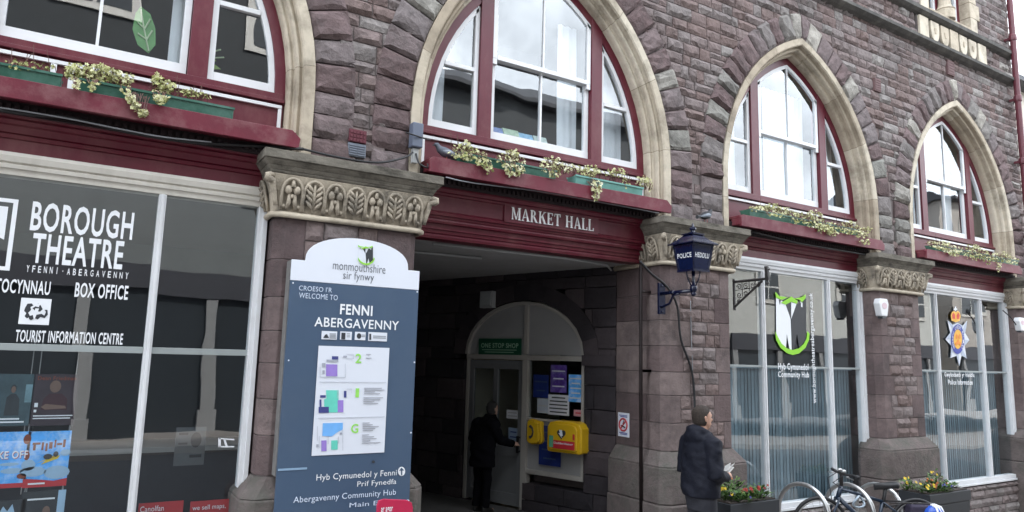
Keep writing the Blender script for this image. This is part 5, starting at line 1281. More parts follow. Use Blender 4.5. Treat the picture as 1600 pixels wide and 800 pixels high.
p = at(1098, 340, 5.86); pigeon('dark pigeon crouched on top of the second capital above the lamp', p[0], 5.82, 3.862, R_(10), .80, mat('pigeon_dark', (.014, .015, .02), .6, .3, 20))

# ------------------------------------------------------------------ window boxes and their trailing plants
TONE_SED = [(0, (.07, .10, .03)), (.25, (.19, .23, .07)), (.5, (.42, .43, .17)), (.8, (.62, .61, .36)), (1, (.74, .72, .55))]
M_SED = mat('sedum_leaf', (0, 0, 0), .6, .15, 20, tone=TONE_SED, spec=.3)
M_TWIG = mat('dry_twig', (.12, .06, .05), .8)
def trough(label, px0, px1, m):
    a = at(px0, 200, 5.88)[0]; b = at(px1, 300, 5.88)[0]
    t = thing('window_box', label, 'planter', ((a+b)/2, 5.95, 4.053), 'plastic troughs on the red ledges')
    mb = MB(); z0, z1 = 4.055, 4.155; mb.prism_x([(5.885, z0), (6.015, z0), (6.03, z1), (5.87, z1)], a, b); mb.build('trough', m, t, bevel=.006)
    mb = MB(); mb.box(a-.006, b+.006, 5.862, 5.874, z1-.012, z1+.006); mb.box(a-.006, b+.006, 6.024, 6.034, z1-.012, z1+.006); mb.build('rim', m, t)
    mb = MB(); mb.box(a+.01, b-.01, 5.876, 6.022, z1+.0005, z1+.008); mb.build('soil', mat('dry_soil', (.16, .12, .09), .95, .4, 30, .5, 40), t)
def rosette(mb, c, r, tn):
    ax = Vector((rnd.uniform(-1, 1), rnd.uniform(-1.4, .3), rnd.uniform(-.2, 1.2))).normalized(); q = ax.orthogonal().normalized(); w = ax.cross(q)
    for ring, rad, lift in ((5, r, .25), (4, r*.6, .6)):
        o = rnd.uniform(0, 6)
        for k in range(ring):
            a = o+2*math.pi*k/ring; d = q*math.cos(a)+w*math.sin(a); s = (q*-math.sin(a)+w*math.cos(a))*rad*.36
            mb.add([c, c+d*rad*.6+s+ax*rad*lift*.6, c+d*rad+ax*rad*lift, c+d*rad*.6-s+ax*rad*lift*.6], [(0, 1, 2, 3)], min(1, max(0, tn+rnd.uniform(-.12, .12)+(.12 if rad < r else 0))))
def clump(label, blobs, grp, twigs=0, size=.0165, tone=.70):
    c0 = at(blobs[0][0], blobs[0][1], 5.88)
    t = thing('trailing_plant', label, 'plant', (c0[0], 5.92, 4.155), grp)
    mb = MB(); st = MB()
    for x, y, rx, ry, n in blobs:
        base = None
        tb = tone+rnd.uniform(-.12, .12)
        for k in range(int(n*1.9)):
            while True:
                a, b, c = rnd.uniform(-1, 1), rnd.uniform(-1, 1), rnd.uniform(-1, 1)
                if a*a+b*b+c*c < 1: break
            q = at(x+a*rx, y+b*ry, 5.87); low = q[1] < 4.14
            yy = (5.80 if low else 5.91)+c*(.022 if low else .055)
            p = Vector((q[0]*(yy/5.87), yy, H+(q[1]-H)*(yy/5.87)))
            if p.z < 4.06 and p.y > 5.80: p.y = 5.795-rnd.random()*.03
            rosette(mb, p, size*rnd.uniform(.65, 1.3), tb-.28*(b > .35)*rnd.random()+rnd.uniform(-.15, .2))
            if k % 5 == 0:
                s = Vector((p.x+rnd.uniform(-.05, .05), 5.93, 4.16)); st.tube([s, (s+p)/2+Vector((0, -.02, .03)), p], .003, 4)
    mb.build('foliage', M_SED, t); 
    for k in range(twigs):
        q = at(blobs[0][0]+rnd.uniform(-1, 1)*blobs[0][2]*1.4, 0, 5.92)[0]*1.0; q = c0[0]+rnd.uniform(-.12, .2)
        p = Vector((q, 5.94, 4.15)); d = Vector((rnd.uniform(-.06, .06), rnd.uniform(-.04, .02), rnd.uniform(.10, .22)))
        st.tube([p, p+d*.5+Vector((rnd.uniform(-.015, .015), 0, 0)), p+d], .0028, 4)
    st.build('stem', M_TWIG, t)
GP = 'trailing plants in the window boxes'
trough('dark green trough at the left end of the left ledge', -40, 74, M_GREEN); trough('dark green trough on the right half of the left ledge', 116, 354, M_GREEN)
trough('dark green trough left of the middle on the passage ledge', 716, 868, M_GREEN); trough('sun bleached turquoise trough at the right of the passage ledge', 900, 1004, M_TEAL)
trough('dark green trough on the third ledge under thick foliage', 1168, 1338, M_GREEN); trough('dark green trough on the fourth ledge at the far right', 1449, 1582, M_GREEN)
clump('wispy plant straying over the left end trough at the picture edge', [(50, 104, 40, 8, 26), (20, 100, 18, 8, 10)], GP, 5, .014, .35)
clump('pale bushy plant with yellow tips between the two left ledge troughs', [(150, 116, 38, 17, 150), (115, 112, 18, 14, 50), (190, 124, 22, 12, 45), (120, 130, 6, 12, 12), (145, 137, 5, 5, 12)], GP, 4)
clump('thin plant trailing down the face of the left ledge', [(203, 155, 8, 8, 22), (212, 168, 8, 8, 22), (222, 178, 9, 6, 22), (196, 140, 8, 8, 10)], GP, 0)
clump('upright pale plant spilling from the right part of the left ledge trough', [(251, 148, 14, 18, 75), (246, 125, 8, 12, 32), (262, 135, 14, 9, 28)], GP, 2)
clump('sparse low plant at the right end of the left ledge trough', [(295, 145, 22, 6, 30), (318, 150, 16, 5, 12)], GP, 4, .013, .45)
clump('bushy plant beside the pale winged pigeon spilling over the ledge', [(725, 238, 24, 14, 85), (755, 250, 14, 14, 45), (762, 264, 6, 10, 14), (728, 226, 6, 6, 12)], GP, 3)
clump('round hanging plant in the middle of the passage ledge trough', [(803, 258, 18, 20, 105), (800, 240, 12, 8, 22), (785, 248, 12, 8, 20)], GP, 3)
clump('plant over the right end of the dark passage ledge trough', [(862, 258, 20, 14, 70), (866, 270, 10, 10, 25), (890, 264, 10, 9, 20)], GP, 2)
clump('plant hanging lowest of all over the passage ledge, on the turquoise trough', [(925, 268, 14, 12, 40), (932, 290, 9, 14, 34), (930, 306, 6, 10, 16), (910, 265, 10, 8, 16)], GP, 5)
clump('sparse plant on the right half of the turquoise trough', [(965, 270, 16, 8, 30), (978, 286, 7, 9, 12), (950, 270, 8, 5, 8)], GP, 5, .014, .5)
clump('small plant over the right end of the turquoise trough', [(1005, 284, 14, 10, 36), (1014, 292, 6, 8, 10)], GP, 0)
clump('dense plant over the left half of the third ledge', [(1190, 326, 20, 6, 60), (1220, 332, 22, 9, 80), (1245, 340, 12, 10, 40), (1205, 322, 14, 5, 20)], GP, 2, .016)
clump('dense cascading plant over the middle of the third ledge', [(1270, 342, 18, 14, 100), (1290, 355, 18, 10, 85), (1300, 364, 10, 6, 28)], GP, 2, .016)
clump('loose plant trailing over the right end of the third ledge', [(1325, 356, 20, 11, 80), (1345, 364, 14, 9, 45), (1350, 378, 8, 5, 14), (1356, 358, 8, 4, 12)], GP, 2, .0155)
clump('thick plant over the left of the fourth ledge', [(1470, 384, 18, 7, 70), (1490, 392, 18, 9, 80), (1455, 380, 8, 4, 14)], GP, 3, .016)
clump('thick plant over the middle of the fourth ledge', [(1525, 396, 20, 11, 100), (1545, 404, 10, 9, 30), (1520, 386, 12, 5, 20)], GP, 2, .016, .66)
clump('plant hanging over the right end of the fourth ledge', [(1565, 402, 18, 9, 70), (1560, 418, 4, 9, 18), (1582, 408, 10, 7, 30)], GP, 2, .0155)

# ------------------------------------------------------------------ planters with bedding flowers
M_PLT = mat('dark_slate_planter', (.020, .023, .028), .5, .1, 5)
def planter(label, x0, x1, y0, y1, z1):
    g0 = gz(x1); t = thing('planter', label, 'planter', ((x0+x1)/2, (y0+y1)/2, g0), 'slate planters by the hub windows')
    mb = MB(); e = .045
    mb.prism_z([(x0+e, y0+e), (x1-e, y0+e), (x1-e, y1-e), (x0+e, y1-e)], g0, z1-.145, .5, [(x0+.01, y0+.01), (x1-.01, y0+.01), (x1-.01, y1-.01), (x0+.01, y1-.01)]); mb.build('box', M_PLT, t, bevel=.006)
    mb = MB(); mb.prism_z([(x0, y0), (x1, y0), (x1, y1), (x0, y1)], z1-.13, z1); mb.prism_z([(x0+.015, y0+.015), (x1-.015, y0+.015), (x1-.015, y1-.015), (x0+.015, y1-.015)], z1-.144, z1-.131); mb.build('rim', M_PLT, t, bevel=.006)
    mb = MB(); mb.box(x0+.03, x1-.03, y0+.03, y1-.03, z1+.001, z1+.012); mb.build('soil', mat('dark_soil', (.04, .03, .025), .95, .3, 30, .5, 40), t)
M_LEAF = mat('bedding_leaf', (0, 0, 0), .6, .2, 15, tone=[(0, (.02, .05, .015)), (.6, (.06, .13, .03)), (1, (.14, .22, .06))], spec=.3)
def bedding(label, x, y, z, rx, ry, h, col, nl, nf):
    t = thing('bedding_plant', label, 'plant', (x, y, z), 'bedding plants in the slate planters')
    mb = MB()
    for k in range(nl):
        a = rnd.uniform(0, 6.28); r = math.sqrt(rnd.random()); p = Vector((x+rx*r*math.cos(a), y+ry*r*math.sin(a), z+h*rnd.random()*(1-.5*r)))
        d = Vector((math.cos(a), math.sin(a), rnd.uniform(.1, 1.2))).normalized()*rnd.uniform(.03, .06); s = d.cross(Vector((0, 0, 1))).normalized()*d.length*.28
        mb.add([p, p+d*.5+s, p+d, p+d*.5-s], [(0, 1, 2, 3)], rnd.random())
    mb.build('foliage', M_LEAF, t)
    if nf:
        mb = MB()
        for k in range(nf):
            a = rnd.uniform(0, 6.28); r = math.sqrt(rnd.random()); c = Vector((x+rx*r*math.cos(a), y+ry*r*math.sin(a)-.01, z+h*rnd.uniform(.7, 1.1)*(1-.25*r)))
            ax = Vector((rnd.uniform(-.6, .3), -1, rnd.uniform(.2, 1))).normalized(); q = ax.orthogonal().normalized(); w = ax.cross(q); R0 = rnd.uniform(.016, .024)
            for j in range(5):
                b = 2*math.pi*j/5; d = q*math.cos(b)+w*math.sin(b); e = q*math.cos(b+.62)+w*math.sin(b+.62); f = q*math.cos(b-.62)+w*math.sin(b-.62)
                mb.add([c, c+f*R0*.8, c+d*R0+ax*.006, c+e*R0*.8], [(0, 1, 2, 3)], rnd.random())
        mb.build('blossom', col, t)
FY_ = mat('yellow_petal', (.60, .42, .02), .6, .2, 30); FR = mat('red_petal', (.30, .02, .012), .6, .3, 30); FB = mat('violet_petal', (.05, .035, .22), .6, .3, 30); FW_ = mat('orange_petal', (.45, .13, .03), .6, .3, 30)
p1 = at(1120, 778, 5.05); q1 = at(1218, 780, 5.05)
X1 = q1[0]; Z1 = q1[1]
planter('slate planter with red and yellow flowers beside the standing man', X1-.74, X1, 5.05, 5.55, Z1)
for lab, fx, fy, c, n, h in (('yellow flowering plant nearest the man in the left planter', .22, .18, FY_, 9, .14), ('violet flowering plant low at the left of the left planter', .33, .10, FB, 6, .09), ('leafy green plant at the back of the left planter', .42, .36, FW_, 2, .24), ('red flowering plant in the middle of the left planter', .62, .12, FR, 9, .11), ('tall leafy plant behind the red flowers in the left planter', .68, .36, FW_, 2, .22), ('orange red flowering plant at the right end of the left planter', .88, .16, FR, 9, .14)):
    bedding(lab, X1-.74+fx*.72, 5.05+fy, Z1, .11, .12, h, c, 150, max(1, int(n*.75)))
P2 = at(1517, 768, 5.15); L2 = at(1453, 771, 5.15); X2, Z2 = P2[0], (P2[1]+L2[1])/2
planter('slate planter with yellow pansies below the police badge window', L2[0], X2, 5.15, 5.56, Z2)
wd2 = X2-L2[0]
for lab, fx, fy, c, n, h in (('yellow pansies at the far left of the right planter', .10, .45, FY_, 9, .16), ('yellow pansies at the front left of the right planter', .14, .15, FY_, 9, .12), ('red flowers in the middle of the right planter', .35, .15, FR, 8, .1), ('violet pansies at the middle front of the right planter', .5, .12, FB, 9, .1), ('orange flowers behind the violet pansies in the right planter', .56, .4, FW_, 8, .13), ('tall yellow flowering plant at the right of the right planter', .72, .4, FY_, 5, .24), ('low green plant at the right end of the right planter', .9, .3, FW_, 2, .1)):
    bedding(lab, L2[0]+wd2*fx, 5.15+fy*.75, Z2, .11, .10, h, c, 120, max(1, int(n*.75)))

# ------------------------------------------------------------------ bicycle stands and the bicycle
def hoop(label, x, y0, y1, ztop_):
    g0 = gz(x); t = thing('bicycle_stand', label, 'bicycle stand', (x, (y0+y1)/2, g0), 'steel bicycle stands in front of the hub windows')
    c = (y0+y1)/2; r = (y1-y0)/2; P = [(x, y0, g0), (x, y0, ztop_-r)]+[(x, c-r*math.cos(a*math.pi/16), ztop_-r+r*math.sin(a*math.pi/16)) for a in range(1, 16)]+[(x, y1, ztop_-r), (x, y1, g0)]
    mb = MB(); mb.tube(P, .024, 10); mb.build('hoop', M_STEEL, t, smooth=True)
    for y in (y0, y1):
        mb = MB(); mb.lathe((x, y, g0), [(.06, 0), (.06, .008), (.03, .012)], 12); mb.build('base_plate', M_STEEL, t)
hoop('steel bicycle stand nearest the standing man', 6.97, 4.86, 5.50, .925)
hoop('middle steel bicycle stand behind the bicycle handlebar', 7.80, 4.88, 5.49, .868)
hoop('steel bicycle stand behind the saddle, nearest the right planter', 8.34, 4.87, 5.44, .838)
bk = thing('bicycle', 'dark blue bicycle leaning at the steel stands with a bag behind its saddle', 'bicycle', (7.9, 5.05, .07))
M_BF = mat('dark_blue_bike_paint', (.012, .025, .05), .3, .1, 6, spec=.6)
hd = at(1311, 757, 4.50); sd_ = at(1378, 762, 4.12)
hb = Vector((7.66, 5.2, 0)); sb = Vector((8.10, 4.95, 0))
fw = (hb-sb).normalized(); rt_ = Vector((fw.y, -fw.x, 0)); bs = (hb-sb).length
O = sb-fw*.02
K = lambda f, s, z: O+fw*f+rt_*s+Vector((0, 0, .07+z))
BL_ = bs
R0 = .335
def wheel(f):
    c = K(f, 0, R0); 
    ring = lambda r: [c+fw*r*math.cos(a*math.pi/20)+Vector((0, 0, r*math.sin(a*math.pi/20))) for a in range(40)]
    mb = MB(); mb.tube(ring(R0-.02), .02, 8, closed=True); w = mb.build('wheel', M_BLACK, bk, smooth=True)
    mb = MB(); mb.tube(ring(R0-.047), .011, 6, closed=True); mb.build('rim', M_STEEL, w, smooth=True)
    mb = MB()
    for a in range(24): mb.tube([c+rt_*(.03 if a % 2 else -.03), ring(R0-.05)[int(a*40/24) % 40]], .0016, 4)
    mb.tube([c-rt_*.045, c+rt_*.045], .018, 8); mb.build('spokes', M_STEEL, w)
wheel(BL_+.26); wheel(-.36)
hdz = .785
mb = MB(); bb = K(.12, 0, .27); H1, H0 = K(BL_-.0, 0, hdz), K(BL_+.05, 0, hdz-.14); S1 = K(.03, 0, .62)
mb.tube([H1, H0], .026, 8); mb.tube([H0+Vector((0, 0, .02)), bb], .026, 8); mb.tube([H1-Vector((0, 0, .03)), S1], .02, 8); mb.tube([S1, bb], .02, 8)
for s in (-1, 1): mb.tube([bb+rt_*s*.03, K(-.36, s*.05, R0)], .012, 6); mb.tube([S1+rt_*s*.015, K(-.36, s*.05, R0)], .01, 6); mb.tube([H0+rt_*s*.045, K(BL_+.12, s*.05, .5), K(BL_+.26, s*.05, R0)], .014, 6)
mb.tube([H0+rt_*-.05, H0+rt_*.05], .02, 6); mb.build('frame', M_BF, bk, smooth=True)
hz0 = .945
mb = MB(); C_ = K(BL_+.0, 0, hz0-.015); mb.tube([H1-Vector((0, 0, .02)), K(BL_-.01, 0, hz0-.04), C_], .02, 8); Lh, Rh = C_+rt_*-.30-fw*.05, C_+rt_*.30-fw*.05
mb.tube([Lh, C_+rt_*-.12, C_, C_+rt_*.12, Rh], .013, 8); mb.build('handlebar', M_IRON, bk, smooth=True)
for p, q in ((Lh, C_+rt_*-.17-fw*.02), (Rh, C_+rt_*.17-fw*.02)):
    mb = MB(); mb.tube([p-(q-p).normalized()*.01, q], .02, 8); mb.build('grip', M_BLACK, bk, smooth=True)
    mb = MB(); mb.tube([q+Vector((0, 0, -.01)), q+fw*.04+Vector((0, 0, -.02)), p+fw*.055+Vector((0, 0, -.03))], .007, 6); mb.build('brake_lever', M_STEEL, bk)
mb = MB(); mb.ball(C_+Vector((0, 0, .035))+rt_*.02, .035, .03, .02, 10); mb.ball(C_+Vector((0, 0, .03))+rt_*-.07, .03, .028, .022, 10); mb.build('bell', M_STEEL, bk, smooth=True)
mb = MB(); mb.tube([C_+rt_*.08, C_+fw*.13+rt_*.04-Vector((0, 0, .06)), H0+fw*.07, K(BL_+.13, .05, .45)], .005, 5); mb.tube([C_-rt_*.1, C_+fw*.12-rt_*.05-Vector((0, 0, .1)), H1-fw*.05-Vector((0, 0, .05))], .005, 5); mb.build('cable_run', M_BLACK, bk, smooth=True)
sz = .80
mb = MB(); mb.tube([S1-Vector((0, 0, .06)), K(-.015, 0, sz-.02)], .021, 8); mb.build('seat_post', M_BLACK, bk, smooth=True)
mb = MB()
sd2 = [(K(-.15, 0, sz+.012), .055), (K(-.12, 0, sz+.015), .075), (K(-.06, 0, sz+.008), .065), (K(.0, 0, sz), .035), (K(.07, 0, sz-.002), .024), (K(.12, 0, sz-.01), .014)]
rows = []
for p, w in sd2: rows.append([p+rt_*w*math.cos(a*math.pi/6)+Vector((0, 0, .034*math.sin(a*math.pi/6)*(1 if a < 7 else 1.3))) for a in range(13)])
mb.sweep(rows); 
for r in (rows[0], rows[-1]): mb.add(r[:-1], [tuple(range(12))])
mb.build('saddle', M_BLACK, bk, smooth=True)
cB = Vector((8.47, 4.74, .55))
mb = MB(); mb.obox(cB, fw*.17, rt_*.12, Vector((0, 0, .13))); b = mb.build('rack_bag', mat('purple_black_cloth', (.028, .022, .045), .8, .2, 12, .3, 50), bk, bevel=.035, seg=3)
mb = MB(); mb.tube([cB+fw*.17+Vector((0, 0, .12)), cB+Vector((0, 0, .155)), cB-fw*.17+Vector((0, 0, .12))], .014, 6); mb.build('strap', M_IRON, b, smooth=True)
mb = MB(); mb.tube([K(.0, .0, .56), K(-.3, .0, .62)], .012, 6)
for s in (-1, 1): mb.tube([K(-.28, s*.06, .62), K(-.36, s*.06, R0)], .008, 6); mb.tube([K(-.02, s*.05, .62), K(-.5, s*.06, .62)], .009, 6)
mb.build('rear_rack', M_IRON, bk, smooth=True)
hl = at(1457, 797, 4.62)
ht_ = thing('cycle_helmet', 'blue and white cycle helmet just showing at the bottom edge beside the bag', 'helmet', (hl[0], 4.62, hl[1]-.08))
mb = MB(); mb.loft([(hl[0], 4.62, hl[1]-.08, .13, .10), (hl[0], 4.62, hl[1]-.03, .135, .105), (hl[0], 4.62, hl[1]+.02, .11, .09), (hl[0], 4.62, hl[1]+.05, .06, .05), (hl[0], 4.62, hl[1]+.055, .01, .01)], 16); mb.build('shell', mat('helmet_blue', (.02, .08, .42), .25), ht_, smooth=True)
mb = MB()
for k in (-1, 0, 1): mb.tube([(hl[0]+k*.06, 4.62-.10, hl[1]-.03), (hl[0]+k*.05, 4.62-.07, hl[1]+.04), (hl[0]+k*.03, 4.62, hl[1]+.062)], .012, 6)
mb.build('white_stripe', M_TXTW, ht_, smooth=True)
# silver cable lock looped on the middle stand
mb = MB(); cl = at(1342, 784, 4.97); mb.tube([(cl[0]+.09*math.cos(a), 4.97+.02*math.sin(2*a)+.003*k, cl[1]+.06*math.sin(a)) for k in range(3) for a in [2*math.pi*i/18 for i in range(18)]], .011, 6); tag(mb.build('bicycle_lock', mat('clear_blue_sleeve', (.30, .36, .42), .2), smooth=True), 'coiled silver blue cable lock hanging at the middle bicycle stand', 'lock')

# ------------------------------------------------------------------ people
M_SKIN = mat('skin', (.50, .29, .21), .5, .06, 20, spec=.35); M_HAIR = mat('dark_brown_hair', (.034, .023, .017), .75, .5, 70, 1.0, 120, stretch=(1, 1, .2))
M_JKT = mat('navy_jacket_cloth', (.0040, .0052, .0125), .75, .18, 8, .5, 14, spec=.3); M_TRS = mat('charcoal_trouser_cloth', (.017, .018, .026), .8, .12, 10, .4, 16); M_SHOE = mat('black_shoe', (.012, .012, .012), .4)
def hand(mb, w, d, n, side, curl=.6, sc=1.0):
    """palm and five curled fingers; w wrist, d pointing direction, n back of the hand"""
    w, d, n = Vector(w), Vector(d).normalized(), Vector(n).normalized(); s = d.cross(n).normalized()*side
    mb.tube([w-d*.03*sc, w+d*.02*sc, w+d*.05*sc, w+d*.085*sc], [.026*sc, .030*sc, .036*sc, .032*sc], 10)
    for i, (o, L) in enumerate(((.030, .070), (.010, .080), (-.010, .074), (-.029, .058))):
        p = w+d*.075*sc+s*o*sc; a = curl; q = [p-d*.02*sc]
        for k, f in enumerate((.45, .32, .23)):
            dd = (d*math.cos(a*(k*.9+.35))-n*math.sin(a*(k*.9+.35))); p = p+dd*L*f*sc; q.append(p.copy())
        mb.tube(q, [.0105*sc, .0100*sc, .0092*sc, .0078*sc], 8)
    p = w+d*.02*sc+s*.028*sc; q1_ = p+(d*.6+s*.7-n*.25).normalized()*.04*sc; q2 = q1_+(d*.9+s*.1-n*.4).normalized()*.032*sc
    mb.tube([p-s*.01*sc, q1_, q2], [.014*sc, .0115*sc, .009*sc], 8)
def person(label, loc, face, sc, jm, tm, hm, arms, heavy=1.0, hood=True, hunch=.0, headturn=0.0, jl=.80, skin=M_SKIN):
    """x right, y forward; built 1.78 high then scaled"""
    t = thing('person', label, 'person', loc)
    fx = Vector((math.cos(face), math.sin(face), 0)); ry = Vector((math.sin(face), -math.cos(face), 0))
    place = lambda p: Vector(loc)+(ry*p.x+fx*p.y+Vector((0, 0, p.z)))*sc
    h = hunch
    B = MB(); Hd = Vector((0, .03+h*1.2, 1.655-h*.45))
    def hp(x, y, z): 
        c, s = math.cos(headturn), math.sin(headturn); return Hd+Vector((x*c-y*s, x*s+y*c, z))
    # torso, legs inside the clothes
    B.loft([(0, 0, .86, .15, .10), (0, 0, 1.0, .14, .10), (0, h*.4, 1.2, .15, .10), (0, h*.8, 1.36, .16, .10), (0, h, 1.44, .10, .07), (0, h, 1.48, .06, .06)], 16)
    B.tube([(0, h, 1.43), (0, .015+h*1.1, 1.52-h*.3), Hd+Vector((0, -.005, -.03))], [.066, .057, .058], 12)
    for s in (-1, 1):
        B.tube([(s*.085, 0, .88), (s*.095, .02, .48), (s*.10, -.01, .10)], [.075, .05, .036], 10)
        B.tube([(s*.10, -.04, .06), (s*.11, .06, .04), (s*.115, .15, .03)], [.036, .036, .026], 8)
    # head
    hr = [(-.118, .035, .030, .045, .035), (-.095, .05, .045, .052, .055), (-.06, .015, .065, .060, .085), (-.02, .0, .070, .072, .098), (.02, -.004, .074, .076, .102), (.06, -.010, .073, .072, .098), (.09, -.014, .062, .058, .082), (.112, -.016, .04, .035, .05), (.12, -.016, .012, .01, .015)]
    vs = []; fs = []; n = 20
    for z, cy, rx, _, rb in hr:
        for j in range(n): a = 2*math.pi*j/n; vs.append(hp(rx*math.cos(a), cy*.6+rb*math.sin(a), z))
    for i in range(len(hr)-1):
        for j in range(n): fs.append((i*n+j, i*n+(j+1) % n, (i+1)*n+(j+1) % n, (i+1)*n+j))
    fs += [tuple(range(n-1, -1, -1)), tuple(range((len(hr)-1)*n, len(hr)*n))]; B.add(vs, fs)
    B.tube([hp(0, .088, .02), hp(0, .112, -.018), hp(0, .10, -.034)], [.010, .016, .012], 8)       # nose
    B.tube([hp(-.025, .086, -.062), hp(0, .096, -.06), hp(.025, .086, -.062)], .009, 6)               # lips
    B.tube([hp(-.045, .078, .03), hp(-.02, .094, .034), hp(.02, .094, .034), hp(.045, .078, .03)], .011, 6)
    for s in (-1, 1): B.tube([hp(s*.074, -.005, -.035), hp(s*.084, -.012, -.01), hp(s*.086, -.02, .018), hp(s*.074, -.01, .03)], [.008, .012, .013, .008], 8)
    for A in arms:
        B.tube(A['p'], [.05, .04, .028], 10); hand(B, A['p'][2], A['d'], A['n'], A['s'], A.get('c', .6))
    organic(B, .0085, 3).move(place).build('body', skin, t, smooth=True)
    ey = MB()
    for s in (-1, 1): ey.ball(hp(s*.031, .086, .012), .011, .009, .010, 8)
    ey.move(place).build('eyes', M_CHAR, t)
    # hair
    hb_ = MB(); vs = []; fs = []
    rings = [(-.078, .0, .058, .03, -.088), (-.045, -.01, .080, .05, -.104), (0, -.016, .086, .055, -.116), (.04, -.018, .087, .066, -.122), (.075, -.016, .081, .080, -.117), (.105, -.014, .066, .072, -.098), (.126, -.014, .042, .046, -.064), (.135, -.014, .01, .01, -.02)]
    for z, cy, rx, yf, yb in rings:
        for j in range(n):
            a = 2*math.pi*j/n; y = math.sin(a); lim = (yf if y > 0 else -yb)
            if z < .05 and y > 0: vs.append(hp(rx*math.cos(a)*1.0, (lim-.02)*y*.35, z))
            else: vs.append(hp(rx*math.cos(a), lim*y, z))
    for i in range(len(rings)-1):
        for j in range(n): fs.append((i*n+j, i*n+(j+1) % n, (i+1)*n+(j+1) % n, (i+1)*n+j))
    fs += [tuple(range(n-1, -1, -1)), tuple(range((len(rings)-1)*n, len(rings)*n))]; hb_.add(vs, fs)
    organic(hb_, .009, 2).move(place).build('hair', hm, t, smooth=True)
    # jacket
    J = MB(); w = heavy
    J.loft([(0, .0, jl, .205*w, .165*w), (0, .0, jl+.05, .21*w, .17*w), (0, .0, 1.0, .205*w, .158*w), (0, h*.3, 1.15, .205*w, .152*w), (0, h*.7, 1.28, .212*w, .148*w), (0, h*.9, 1.38, .205*w, .132*w), (0, h, 1.45, .16*w, .11), (0, h*1.1, 1.50, .085, .08)], 24)
    for A in arms:
        p = [Vector(q) for q in A['p']]; m1 = (p[0]+p[1])/2; m2 = (p[1]+p[2])/2
        J.tube([p[0]+Vector((-.06 if p[0].x > 0 else .06, 0, .01)), p[0], m1, p[1], m2, p[2]-(p[2]-p[1]).normalized()*.01], [.085*w, .088*w, .076*w, .07*w, .06*w, .05*w], 14)
    if hood:
        J.ball((0, -.075+h, 1.475), .15, .085, .085, 14); J.tube([(-.12, .04+h, 1.50), (-.10, -.06+h, 1.53), (0, -.10+h, 1.545), (.10, -.06+h, 1.53), (.12, .04+h, 1.50)], [.03, .05, .055, .05, .03], 10)
        J.tube([(-.085, .07+h, 1.49), (0, .10+h, 1.50), (.085, .07+h, 1.49)], .03, 8)
    else:
        J.tube([(.08*math.cos(a), h*1.1+.075*math.sin(a), 1.505) for a in [2*math.pi*i/12 for i in range(12)]], .022, 8, closed=True)
    Jo = organic(J, .014, 3)
    r2 = random.Random(5)
    from mathutils import noise
    Jo.move(lambda p: p*1.0+Vector((0, 0, 0))+Vector((p.x, p.y, 0)).normalized()*(.020*noise.noise(Vector((p.x*4, p.y*4, p.z*9+p.x*6)))+.009*noise.noise(Vector((p.x*11+3, p.y*11, p.z*19+p.y*9)))+.004*abs(noise.noise(Vector((p.x*22, p.y*22, p.z*30)))))).move(place).build('jacket', jm, t, smooth=True)
    T = MB(); T.loft([(0, 0, .74, .165*w, .125*w), (0, 0, .85, .175*w, .13*w), (0, 0, .96, .165*w, .12*w)], 20)
    for s in (-1, 1): T.tube([(s*.085, .0, .86), (s*.09, .01, .70), (s*.098, .02, .48), (s*.10, .0, .28), (s*.102, -.01, .07)], [.105, .10, .078, .07, .072], 14)
    organic(T, .013, 3).move(lambda p: p+Vector((p.x, p.y, 0))*.09*noise.noise(Vector((p.x*6, p.y*6, p.z*9)))).move(place).build('trousers', tm, t, smooth=True)
    for s in (-1, 1):
        S = MB(); S.loft([(s*.105, .045, .001, .045, .125), (s*.105, .045, .03, .05, .132), (s*.105, .03, .06, .046, .105), (s*.103, -.02, .10, .042, .06)], 16); S.move(place).build('shoe', M_SHOE, t, smooth=True)
    return t, place
hm_ = at(1102, 633, 4.9)
sc_ = (hm_[1]-.2)/1.79
pt = (hm_[0]-.07, 4.9, .2)
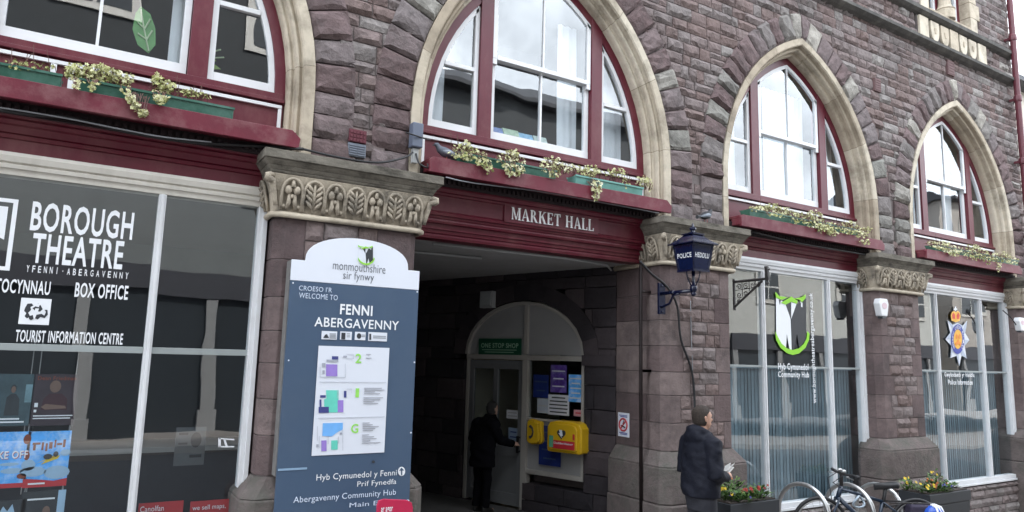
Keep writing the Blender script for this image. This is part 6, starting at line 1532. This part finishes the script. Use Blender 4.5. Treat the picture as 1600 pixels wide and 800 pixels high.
t, pl = person('man in navy hooded jacket standing by the second pier with a white paper', pt, math.atan2(-.12, 1), sc_, M_JKT, M_TRS, M_HAIR,
    [dict(p=[(.20, .0, 1.41), (.265, -.03, 1.12), (.13, .22, 1.07)], d=(-.45, .85, .12), n=(.5, .1, .85), s=-1, c=.8), dict(p=[(-.20, .0, 1.41), (-.265, -.03, 1.12), (-.12, .22, 1.08)], d=(.45, .85, .1), n=(-.5, .1, .85), s=1, c=.8)], headturn=-.1, jl=.87, heavy=1.1)
mb = MB(); mb.obox((.03, .33, 1.115), (.055, 0, .012), (0, .035, .03), (0, -.004, .004)); mb.obox((.045, .33, 1.135), (.04, .01, .03), (.01, .03, .035), (0, -.002, .002)); mb.obox((.01, .335, 1.13), (.03, .012, .02), (-.01, .022, .04), (0, -.002, .002))
tag(mb.move(pl).build('folded_paper', mat('white_paper', (.82, .82, .80), .7, .04, 20)), 'crumpled white paper held in the hands of the man in the navy jacket', 'paper')
q = onP(756, 790, .34)
f_ = FP(onP(758, 700, .40)[0], 0, .40)
q = px_h = None
fl = .262
d = RT*((757-800)/F)-UP*((625-400)/F)+_f
tt = (Vector(f_)-Vector((0, 0, 0))).to_2d().length/d.to_2d().length
hz2 = H+d.z*tt
M_OLD = mat('black_coat_cloth', (.003, .003, .0045), .95, .15, 8, .4, 14, spec=.1); M_GHR = mat('greying_hair', (.022, .02, .02), .8, .3, 50, .5, 80)
fdir = math.atan2(-PN.y, -PN.x)
person('stooped person in a long black coat at the passage door, reaching for it', (d.x*tt, d.y*tt, fl), fdir-.1, max(.72, (hz2-fl)/1.75), M_OLD, M_OLD, M_GHR,
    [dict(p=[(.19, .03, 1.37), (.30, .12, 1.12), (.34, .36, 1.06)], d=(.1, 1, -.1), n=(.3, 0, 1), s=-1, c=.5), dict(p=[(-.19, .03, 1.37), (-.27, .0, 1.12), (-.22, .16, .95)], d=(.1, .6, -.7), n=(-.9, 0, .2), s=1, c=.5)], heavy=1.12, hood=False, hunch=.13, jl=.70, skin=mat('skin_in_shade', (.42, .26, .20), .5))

# ------------------------------------------------------------------ enlarge everything to metres
done = set()
for o in list(bpy.data.objects):
    if o.type == 'MESH' and o.data.name not in done:
        done.add(o.data.name); o.data.transform(Matrix.Scale(UNIT, 4))
    o.location = o.location*UNIT
mw = camo.matrix_world.copy()
camo.location = Vector((0, 0, H))*UNIT
